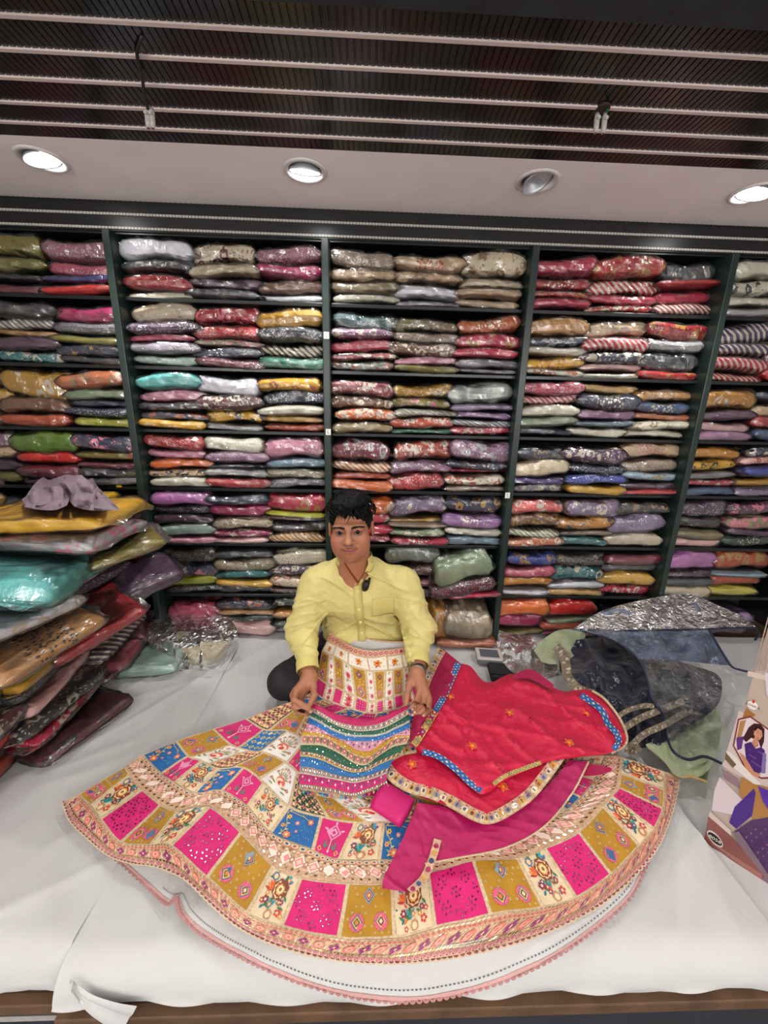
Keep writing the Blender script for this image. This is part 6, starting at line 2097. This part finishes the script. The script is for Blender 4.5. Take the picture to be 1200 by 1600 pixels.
# breast pocket
px0, px1, pz0, pz1 = .010, .088, .345, .418
g = []
for j, z in enumerate(np.linspace(pz0, pz1, 10)):
    for i, x in enumerate(np.linspace(px0, px1, 12)): g.append((x, sy(x, z, .0028), z - .006 * (x - px0) / .08))
o = mesh('pocket', g, grid_faces(12, 10), M['shirt_edge'], shirt, True)
md = o.modifiers.new('thick', 'SOLIDIFY'); md.thickness = .0015
# cuffs
for s, (a, b_, c) in ARM.items():
    b_, c = Vector(b_), Vector(c)
    d = (c - b_).normalized()
    MB().tube([c - d * .058, c - d * .05, c - d * .022, c - d * .018], [.0345, .0365, .0375, .0355], 24, cap=False).build('cuff', M['shirt_edge'], shirt, True)

# clip-on microphone, necklace, bangle, watch, ring
q = aty(572, 922, 1.19)
q.y = sy(q.x, q.z, .008)
mic = empty('lapel_microphone', q); mic.parent = man; mic.matrix_parent_inverse = Matrix.Translation(man.location).inverted()
MB().tube([q + Vector((-.006, 0, -.022)), q + Vector((-.004, -.004, -.014)), q + Vector((.002, -.004, .006)), q + Vector((.004, -.002, .014))], [.008, .0115, .0115, .006], 10).build('microphone_body', simple('mic_black', '#0d0d0f', .5), mic, True)
MB().tube([q + Vector((.006, -.002, 0)), q + Vector((.010, -.003, .018)), q + Vector((.011, -.003, .024))], [.005, .0055, .004], 8).build('microphone_head', simple('mic_foam', '#131315', .9), mic, True)
MB().tube([q + Vector((-.010, 0, -.004)), q + Vector((-.004, -.002, .016))], [.003, .003], 6).build('clip', M['black_rubber'], mic, True)
b = MB()
for k in range(46):
    t = k / 45
    if t < .5: x = VX + .0 + (.044) * (1 - t * 2) ; z = .475 + .075 * (1 - t * 2)
    else: x = VX - .044 * (t * 2 - 1); z = .475 + .075 * (t * 2 - 1)
    i0 = int(round((x - SK.lo[0]) / SK.h)); y_ = SK.front_y(x, z)
    if y_ is None: continue
    p = Vector((x, y_ - .0015, z)); b.tube([p - Vector((.002, 0, .0022)), p + Vector((.002, 0, .0022))], .0016, 5)
b.build('gold_chain', simple('gold', '#b98a3c', .3, 1.0), man)
d = (wl - Vector(ARM[-1][2])).normalized()


def ring_at(name, c, d, R, w, t, mat, parent, n=28, flat=None):
    a = d.cross(Vector((0, 0, 1))).normalized(); bq = a.cross(d)
    prof = [(R, -w / 2), (R + t, -w / 2), (R + t, w / 2), (R, w / 2)]
    vs = []
    for i in range(n):
        an = 2 * math.pi * i / n
        e = a * math.cos(an) + bq * math.sin(an)
        for r_, u in prof: vs.append(c + e * r_ + d * u)
    fs = []
    for i in range(n):
        i2 = (i + 1) % n
        for k in range(4): fs.append((i * 4 + k, i * 4 + (k + 1) % 4, i2 * 4 + (k + 1) % 4, i2 * 4 + k))
    return mesh(name, vs, fs, mat, parent)


c = Vector(ARM[-1][2]) - d * .004
ring_at('bangle', c, d, .0255, .005, .0025, simple('brass_bangle', '#9c7a42', .3, 1.0), man)
d = (wr - Vector(ARM[1][2])).normalized()
c = Vector(ARM[1][2]) + (wr - Vector(ARM[1][2])) * .25
wt = empty('wristwatch', c); wt.parent = man; wt.matrix_parent_inverse = Matrix.Translation(man.location).inverted()
for k in range(4): ring_at('bracelet_link', c + d * (-.0066 + .0044 * k), d, .0262, .0038, .0026, M['steel'], wt)
ring_at('watch_edge', c, d, .0260, .0185, .0012, M['steel'], wt)
f0, f1 = atz(667, 1100, .181), atz(667, 1106, .178)
ring_at('finger_ring', f0, (f1 - f0).normalized(), .0088, .004, .0016, simple('gold_ring', '#d9b04a', .25, 1.0), man, 18)
